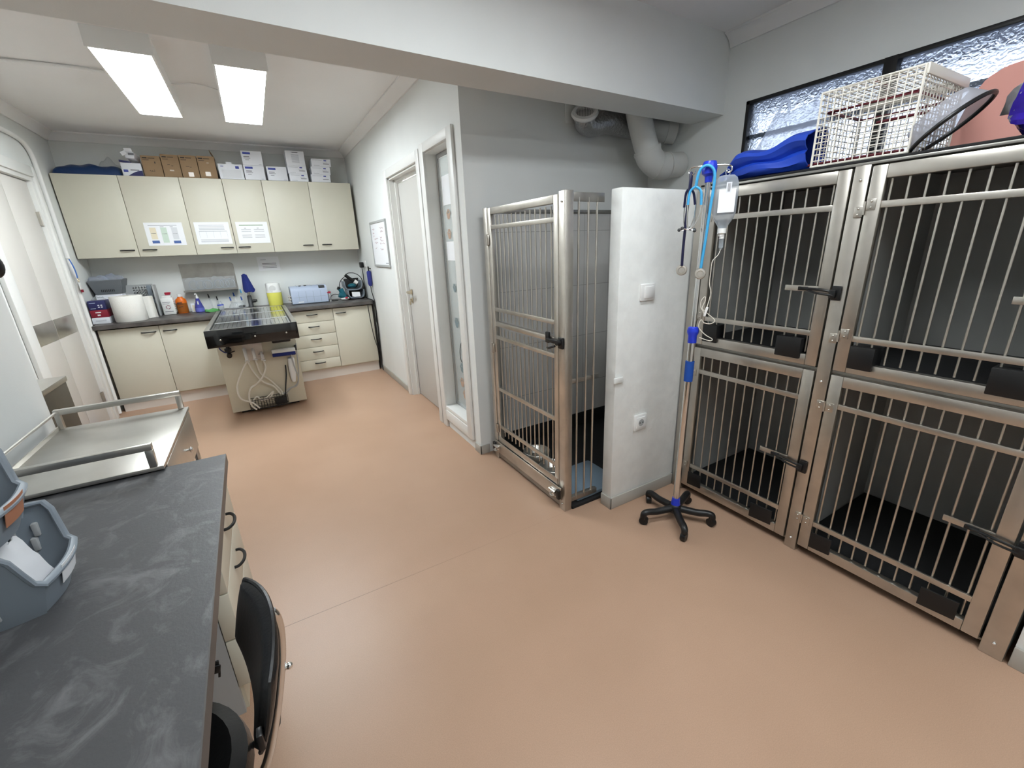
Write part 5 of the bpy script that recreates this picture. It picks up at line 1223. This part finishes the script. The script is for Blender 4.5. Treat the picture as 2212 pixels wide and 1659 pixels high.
# ------------------------------------------------------------------ things on top of the cages
BP = [(.875, .004), (.848, .022), (.846, .045), (.868, .058), (.852, .070), (.838, .088), (.845, .108), (.885, .122), (.93, .132), (.965, .128), (.99, .09), (.995, .004)]
def blue(u, v):
    y = -4.885 - .415 * u
    q = v * (len(BP) - 1); i = min(int(q), len(BP) - 2); f = q - i
    f = f * f * (3 - 2 * f)
    px, pz = BP[i][0] + (BP[i + 1][0] - BP[i][0]) * f, BP[i][1] + (BP[i + 1][1] - BP[i][1]) * f
    e = min(1, .45 + 2.2 * u); k = e * (.80 + .42 * u + .05 * math.sin(9 * u))
    x = px + .012 * math.sin(8 * u + 5 * v) + .06 * (1 - e)
    return (x, y + .012 * math.sin(6 * v), ZT + .002 + pz * k + .006 * math.sin(13 * u + 7 * v) * (pz > .02))
single('folded_bag', MB().sheet(blue, 34, 44, .004), 'bluebag', 'royal blue folded nylon bag on the cages above the drip stand', 'bag')
t = thing('plastic_bag', 'milky white plastic bag leaning against the high window', 'plastic bag', (1.42, -4.86, ZT))
def milky(s):
    def f(u, v):
        w = .235 - .09 * v ** 1.3; y = -4.875 - .02 * v + (u - .5) * 2 * w
        e = max(0, 1 - (2 * u - 1) ** 4)
        return (1.40 + s * (.10 * (1 - .85 * v) * e) + .10 * v + .012 * math.sin(9 * u + 6 * v), y, ZT + .40 * v + .012 * math.sin(7 * u) * v)
    return f
mb = MB(); mb.sheet(milky(1), 20, 16); mb.sheet(milky(-1), 20, 16); bmesh.ops.remove_doubles(mb.bm, verts=mb.bm.verts, dist=.003)
part('bag', mb, 'bag', t)
for y in (-4.80, -4.99): part('handle', MB().tube([(1.50, y + .03, ZT + .385), (1.505, y + .02, ZT + .44), (1.507, y, ZT + .455), (1.505, y - .02, ZT + .44), (1.50, y - .03, ZT + .385)], .008, 6, 4, flat=(1, .4)), 'bag', t)

# white wire carrier
t = thing('wire_carrier', 'white wire cat carrier standing on the cages', 'carrier', (1.02, -5.475, ZT))
x0, x1, y0, y1, z0, z1 = .862, 1.215, -5.638, -5.318, ZT + .004, 2.045
def grid(mb, o, a, b, na, nb, r=.0022):
    o, a, b = Vector(o), Vector(a), Vector(b)
    for k in range(na + 1): mb.tube([o + a * (k / na), o + a * (k / na) + b], r, 5)
    for k in range(nb + 1): mb.tube([o + b * (k / nb), o + b * (k / nb) + a], r, 5)
ny, nx, nz = 13, 13, 12
for nm, o, a, b, na, nb in (('front', (x0, y0, z0), (0, y1 - y0, 0), (0, 0, z1 - z0), ny, nz), ('back', (x1, y0, z0), (0, y1 - y0, 0), (0, 0, z1 - z0), ny, nz),
                            ('side', (x0, y0, z0), (x1 - x0, 0, 0), (0, 0, z1 - z0), nx, nz), ('side', (x0, y1, z0), (x1 - x0, 0, 0), (0, 0, z1 - z0), nx, nz),
                            ('top', (x0, y0, z1), (x1 - x0, 0, 0), (0, y1 - y0, 0), nx, ny), ('bottom', (x0, y0, z0), (x1 - x0, 0, 0), (0, y1 - y0, 0), nx, ny)):
    mb = MB(); grid(mb, o, a, b, na, nb); part('wire_' + nm, mb, 'wire', t)
fr = MB()
for z in (z0 + .001, z1): fr.tube([(x0, y0, z), (x1, y0, z), (x1, y1, z), (x0, y1, z)], .0045, 6, closed=True)
for x in (x0, x1):
    for y in (y0, y1): fr.tube([(x, y, z0), (x, y, z1)], .0045, 6)
part('frame', fr, 'wire', t)
part('lid_edge', MB().box(x0 - .004, x1 + .02, y0 - .012, y0 - .004, z1 - .03, z1 + .004, .002).box(x1 + .004, x1 + .02, y0 - .004, y1, z1 - .03, z1 + .004, .002), 'wire', t)
mr = MB()
mr.tube([(x0 + .03, y0 + .02, z1 - .07), (x0 + .03, y1 - .02, z1 - .07), (x1 - .03, y1 - .02, z1 - .07), (x1 - .03, y0 + .02, z1 - .07)], .0055, 8, closed=True)
mr.tube([(x0 + .02, y0 + .02, z0 + .012), (x0 + .02, y1 + .025, z0 + .012)], .0055, 8).tube([(x0 + .14, y0 + .02, z0 + .012), (x0 + .14, y1 + .01, z0 + .012)], .0055, 8)
mr.tube([(x0 + .16, y0 + .02, z1 - .12), (x0 + .16, y1 - .14, z1 - .12)], .0055, 8)
part('divider', mr, 'maroon', t)
part('handle', MB().tube([(x0 + .10, y1 - .13, z1), (x0 + .12, y1 - .13, z1 + .018), (x0 + .20, y1 - .13, z1 + .018), (x0 + .22, y1 - .13, z1)], .004, 6, 3), 'maroon', t)
part('tray', MB().box(x0 + .02, x1 - .02, y0 + .02, y1 - .02, z0 + .004, z0 + .008), 'darkgrey', t)

# protective collar: an open cone with a dark rim
t = thing('pet_collar', 'translucent cone collar with a black rim beside the wire carrier', 'collar', (.98, -5.72, ZT))
nrm = Vector((-.11, .635, .765)).normalized(); maj = Vector((.18, -.73, .66))
ax1 = maj - nrm * maj.dot(nrm); ax1.normalize(); ax2 = nrm.cross(ax1)
cc = Vector((.935, -5.715, 1.851)); Rm = Matrix((ax1, ax2, nrm)).transposed()
part('cone', MB().lathe([(.117, 0), (.088, .062), (.0892, .063), (.1182, .001), (.117, 0)], cc, 40, Rm), 'collar', t)
part('rim', MB().tube([cc + ax1 * .119 * math.cos(a) + ax2 * .119 * math.sin(a) for a in [2 * PI * k / 40 for k in range(40)]], .007, 8, closed=True), 'black', t)
# pink foam board
def rr(y0, y1, z0, z1, r, n=6):
    out = []
    for cy, cz, a0 in ((y1 - r, z1 - r, 0), (y0 + r, z1 - r, PI / 2), (y0 + r, z0 + r, PI), (y1 - r, z0 + r, 1.5 * PI)):
        out += [(cy + r * math.cos(a0 + PI / 2 * k / n), cz + r * math.sin(a0 + PI / 2 * k / n)) for k in range(n + 1)]
    return out
mb = MB(); mb.prism([(-6.24, ZT), (-5.63, ZT), (-5.60, ZT + .06), (-5.645, 2.0), (-5.675, 2.05), (-5.72, 2.075), (-6.24, 2.14)], 1.30, 1.345, 'x')
bmesh.ops.bevel(mb.bm, geom=list(mb.bm.edges), offset=.006, segments=2, affect='EDGES')
single('foam_board', mb, 'pink', 'large pink foam board standing on the cages by the window', 'board')
t = thing('foil_pack', 'purple and silver foil pack at the right end of the cage top', 'pack', (.98, -6.03, ZT))
def pack(u, v, g=0.0):
    a = 2 * PI * u; b = 2 * v - 1
    r = max(0, 1 - abs(b) ** 5) ** .5
    sq = lambda c: math.copysign(abs(c) ** .7, c)
    w = .012 * math.sin(5 * a + 9 * v) + .008 * math.sin(11 * a - 7 * v)
    return (.985 + (.125 * r + g + w * r) * sq(math.cos(a)), -6.045 + .205 * b + .02 * math.sin(a), ZT + .088 + (.082 * r + g + w * r) * sq(math.sin(a)) - .002)
part('pack', MB().sheet(pack, 36, 26), 'silverfoil', t)
part('band', MB().sheet(lambda u, v: pack(u, .08 + (.80 - .12 * math.sin(2 * PI * u + .6)) * v, .0025), 36, 20), 'purplefoil', t)

# ------------------------------------------------------------------ drip stand
t = thing('drip_stand', 'chrome drip stand on a black five legged base', 'drip stand', (.557, -5.043, 0))
c0 = Vector((.557, -5.043, 0)); c1 = Vector((.575, -5.043, 1.80))
def at(z): return c0 + (c1 - c0) * (z / 1.80)
bs = MB(); bs.lathe([(0, .05), (.034, .05), (.038, .06), (.034, .085), (.024, .095), (0, .095)], c0, 20)
part('hub', bs, 'black', t)
for k in range(5):
    a = math.radians(18 + 72 * k); d = Vector((math.cos(a), math.sin(a), 0))
    l = part('leg', MB().tube([c0 + Vector((0, 0, .072)), c0 + d * .06 + Vector((0, 0, .068)), c0 + d * .12 + Vector((0, 0, .066)), c0 + d * .165 + Vector((0, 0, .072)), c0 + d * .19 + Vector((0, 0, .066)), c0 + d * .194 + Vector((0, 0, .045))], .016, 10, 4, rfun=lambda u: .021 - .004 * u), 'black', t)
    e = c0 + d * .190; q = Vector((-d.y, d.x, 0)); q = (q * .8 + d * .6).normalized()
    part('castor', MB().cyl(e - q * .013 + Vector((0, 0, .024)), e + q * .013 + Vector((0, 0, .024)), .024, seg=18).box(e.x - .012, e.x + .012, e.y - .012, e.y + .012, .03, .052, .004), 'black', l)
part('base_cup', MB().cyl(at(.085), at(.135), .026, .020), 'blueplastic', t)
part('pole', MB().cyl(at(.10), at(1.07), .0165), 'chrome', t)
part('pole', MB().cyl(at(1.05), at(1.80), .0125), 'chrome', t)
part('foam_grip', MB().cyl(at(.82), at(.925), .0215), 'bluefoam', t)
part('clamp_knob', MB().lathe([(0, 0), (.021, 0), (.021, .035), (.027, .05), (.028, .06), (.024, .075), (.014, .08), (0, .08)], at(1.02), 20), 'blueplastic', t)
part('top_cap', MB().lathe([(0, -.055), (.015, -.055), (.017, -.03), (.03, -.02), (.032, .01), (.026, .03), (0, .034)], at(1.80), 20), 'blueplastic', t)
hy = -5.043
WV, NV = Vector((.57, -.82, 0)).normalized(), Vector((.82, .57, 0)).normalized()     # the hooks run across the room's diagonal
QR = Matrix.Rotation(math.atan2(WV.y, WV.x), 3, 'Z')
def q(s, z, d=0.0): return Vector((.575, hy, z)) + WV * s + NV * d
for hp in ([(-.005, 1.808), (-.03, 1.813), (-.068, 1.813), (-.083, 1.803), (-.084, 1.791), (-.072, 1.783), (-.060, 1.788), (-.0586, 1.7965)], [(.005, 1.808), (.029, 1.812), (.072, 1.809), (.088, 1.80), (.088, 1.785), (.077, 1.779), (.069, 1.786), (.0685, 1.796)]):
    part('hook', MB().tube([q(a, b) for a, b in hp], .0033, 8, 4), 'chrome', t)

def stetho(label, col, tubepts, yoke, chest, binn, d0):
    y = q(yoke[0], yoke[1], d0)
    t = thing('stethoscope', label, 'stethoscope', y, 'stethoscopes on the drip stand')
    part('tube', MB().tube([q(*a) for a in tubepts], .0062, 10, 6), col, t)
    for pts in binn:
        pts = [q(a[0], a[1], d0 - (.006 if k > 2 else 0)) for k, a in enumerate(pts)]
        bn = part('binaural', MB().tube(pts[1:], .0028, 8, 6), 'chrome', t)
        part('sleeve', MB().tube([y, pts[0], pts[1]], .0054, 8, 5), col, bn)
        d = (pts[-1] - pts[-2]).normalized()
        part('ear_tip', MB().ball(pts[-1] + d * .003, .008, 10), 'darkgrey', bn)
    cp = q(chest[0], chest[1], d0 - .004)
    part('chestpiece', MB().lathe([(0, -.010), (.020, -.010), (.025, -.004), (.025, .004), (.022, .007), (.014, .008), (.012, .006), (0, .006)], cp, 24, Vector((-.8, -.57, .12)).to_track_quat('Z', 'Y').to_matrix()), 'steel', t)
    return t
stetho('navy blue stethoscope hanging from the left hook of the drip stand', 'navytube',
       [(-.0805, 1.39, -.012), (-.0812, 1.46, -.012), (-.080, 1.527, -.014), (-.0785, 1.60, -.012), (-.076, 1.68, -.010), (-.074, 1.756, -.009), (-.0745, 1.785, -.004), (-.0735, 1.791, .001), (-.072, 1.78, .007), (-.0725, 1.745, .004), (-.0735, 1.726, -.002)], (-.0735, 1.728), (-.0801, 1.3694),
       [[(-.0885, 1.709), (-.0918, 1.648), (-.0905, 1.60), (-.0825, 1.565), (-.060, 1.549), (-.0435, 1.549)], [(-.0565, 1.7064), (-.0463, 1.657), (-.0475, 1.60), (-.062, 1.562), (-.085, 1.549), (-.1025, 1.5505)]], -.002)
stetho('light blue stethoscope looped over the top of the drip stand', 'skyblue',
       [(.0040, 1.378, -.026), (.0129, 1.51, -.028), (.0192, 1.634, -.032), (.024, 1.706, -.036), (.0252, 1.765, -.040), (.0152, 1.795, -.042), (-.0066, 1.8096, -.042), (-.0294, 1.802, -.040), (-.0419, 1.777, -.036), (-.047, 1.7416, -.030), (-.0497, 1.730, -.028)], (-.0497, 1.731), (.0039, 1.353),
       [[(-.070, 1.711), (-.0751, 1.656), (-.0735, 1.61), (-.069, 1.565), (-.055, 1.550), (-.0405, 1.546)], [(-.0255, 1.710), (-.0196, 1.6525), (-.0245, 1.605), (-.045, 1.562), (-.068, 1.552), (-.0875, 1.5565)]], -.028)
b0 = q(.076, 0)
t = thing('infusion_bottle', 'clear infusion bottle hanging upside down on the drip stand', 'bottle', b0 + Vector((0, 0, 1.5)))
TL = QR
def bq(x, y, z): return b0 + QR @ Vector((x, y, 0)) + Vector((0, 0, z))
part('bottle', MB().lathe([(0, .222), (.028, .222), (.040, .212), (.047, .19), (.050, .165), (.048, .07), (.042, .048), (.022, .016), (.019, .01), (.018, .0), (0, .0)], b0 + Vector((0, 0, 1.545)), 28, TL, 1, .66), 'bottleclear', t)
part('label', MB().obox(bq(.006, -.0345, 1.662), (.066, .001, .095), TL), 'paper', t)
part('label', MB().obox(bq(.010, -.0352, 1.715), (.021, .001, .042), TL), 'cardwhite', t)
pr2 = MB()
for k in range(4): pr2.obox(bq(.006 + .0028 * k, -.0358, 1.715), (.0012, .001, .033), TL)
part('print', pr2, 'printd', t)
part('loop', MB().tube([bq(-.006, 0, 1.766), bq(-.009, 0, 1.783), bq(-.001, 0, 1.792), bq(.007, 0, 1.783), bq(.006, 0, 1.766)], .0022, 6, 4), 'bottleclear', t)
part('cap', MB().cyl(bq(0, 0, 1.528), bq(0, 0, 1.55), .0185).cyl(bq(0, 0, 1.516), bq(0, 0, 1.529), .013), 'white', t)
part('drip_chamber', MB().cyl(bq(.003, 0, 1.466), bq(.002, 0, 1.517), .0092).cyl(bq(.003, 0, 1.458), bq(.003, 0, 1.467), .006), 'bottleclear', t)
part('chamber_top', MB().cyl(bq(.002, 0, 1.505), bq(.002, 0, 1.518), .0112), 'white', t)
LP = [(.079, 1.461), (.0719, 1.4355), (.0504, 1.407), (.0482, 1.3547), (.0477, 1.3082), (.0573, 1.2611), (.0484, 1.2028), (.0399, 1.1573), (.0315, 1.178), (.02, 1.1987), (.0203, 1.2298), (.0348, 1.2458), (.0366, 1.2267), (.027, 1.1919), (.0482, 1.1715), (.0864, 1.1378), (.0723, 1.1197), (.0432, 1.1221), (.0258, 1.1357), (.0205, 1.0998), (.0518, 1.0654), (.0847, 1.0455), (.074, 1.0363), (.0271, 1.0497)]
part('line', MB().tube([q(a, b, -.022 if k > 6 else -.022 * k / 6) for k, (a, b) in enumerate(LP)], .0022, 7, 6), 'cable', t)
part('roller_clamp', MB().obox(q(.0445, 1.177, -.026), (.012, .010, .046), QR @ Euler((0, .22, 0)).to_matrix(), .003), 'white', t)

# ------------------------------------------------------------------ camera, world, view
cam = bpy.data.cameras.new('camera'); co = bpy.data.objects.new('camera', cam); COL.objects.link(co)
right = Vector((CAMR[0])); up = Vector((CAMR[1])); fwd = Vector((CAMR[2]))
mt = Matrix((right, up, -fwd)).transposed().to_4x4(); mt.translation = Vector(CAMP)
co.matrix_world = mt
cam.sensor_width = 36; cam.sensor_fit = 'HORIZONTAL'; cam.lens = 36 * CAMF / 2212; cam.clip_start = .02
S.camera = co
w = bpy.data.worlds.new('sky'); S.world = w; w.use_nodes = True
nt = w.node_tree; N = nt.nodes; L = nt.links; bg = N['Background']
tc = N.new('ShaderNodeTexCoord'); sx = N.new('ShaderNodeSeparateXYZ'); L.new(tc.outputs['Generated'], sx.inputs['Vector'])
cr = N.new('ShaderNodeValToRGB'); e = cr.color_ramp.elements
e[0].position = .40; e[0].color = (.22, .26, .36, 1); e[1].position = .58; e[1].color = (.80, .88, 1.0, 1)
mr = N.new('ShaderNodeMapRange'); mr.inputs['From Min'].default_value = -1; mr.inputs['From Max'].default_value = 1
L.new(sx.outputs['Z'], mr.inputs['Value']); L.new(mr.outputs['Result'], cr.inputs['Fac']); L.new(cr.outputs['Color'], bg.inputs['Color'])
bg.inputs['Strength'].default_value = SKY
S.view_settings.view_transform = 'Standard'; S.view_settings.look = 'None'; S.view_settings.gamma = 1; S.view_settings.use_curve_mapping = False
S.view_settings.exposure = EXPO
S.cycles.max_bounces = 8; S.cycles.diffuse_bounces = 5; S.cycles.glossy_bounces = 4; S.cycles.transmission_bounces = 6; S.cycles.transparent_max_bounces = 24
S.cycles.sample_clamp_indirect = 6
S.cycles.caustics_reflective = False
S.cycles.use_denoising = True
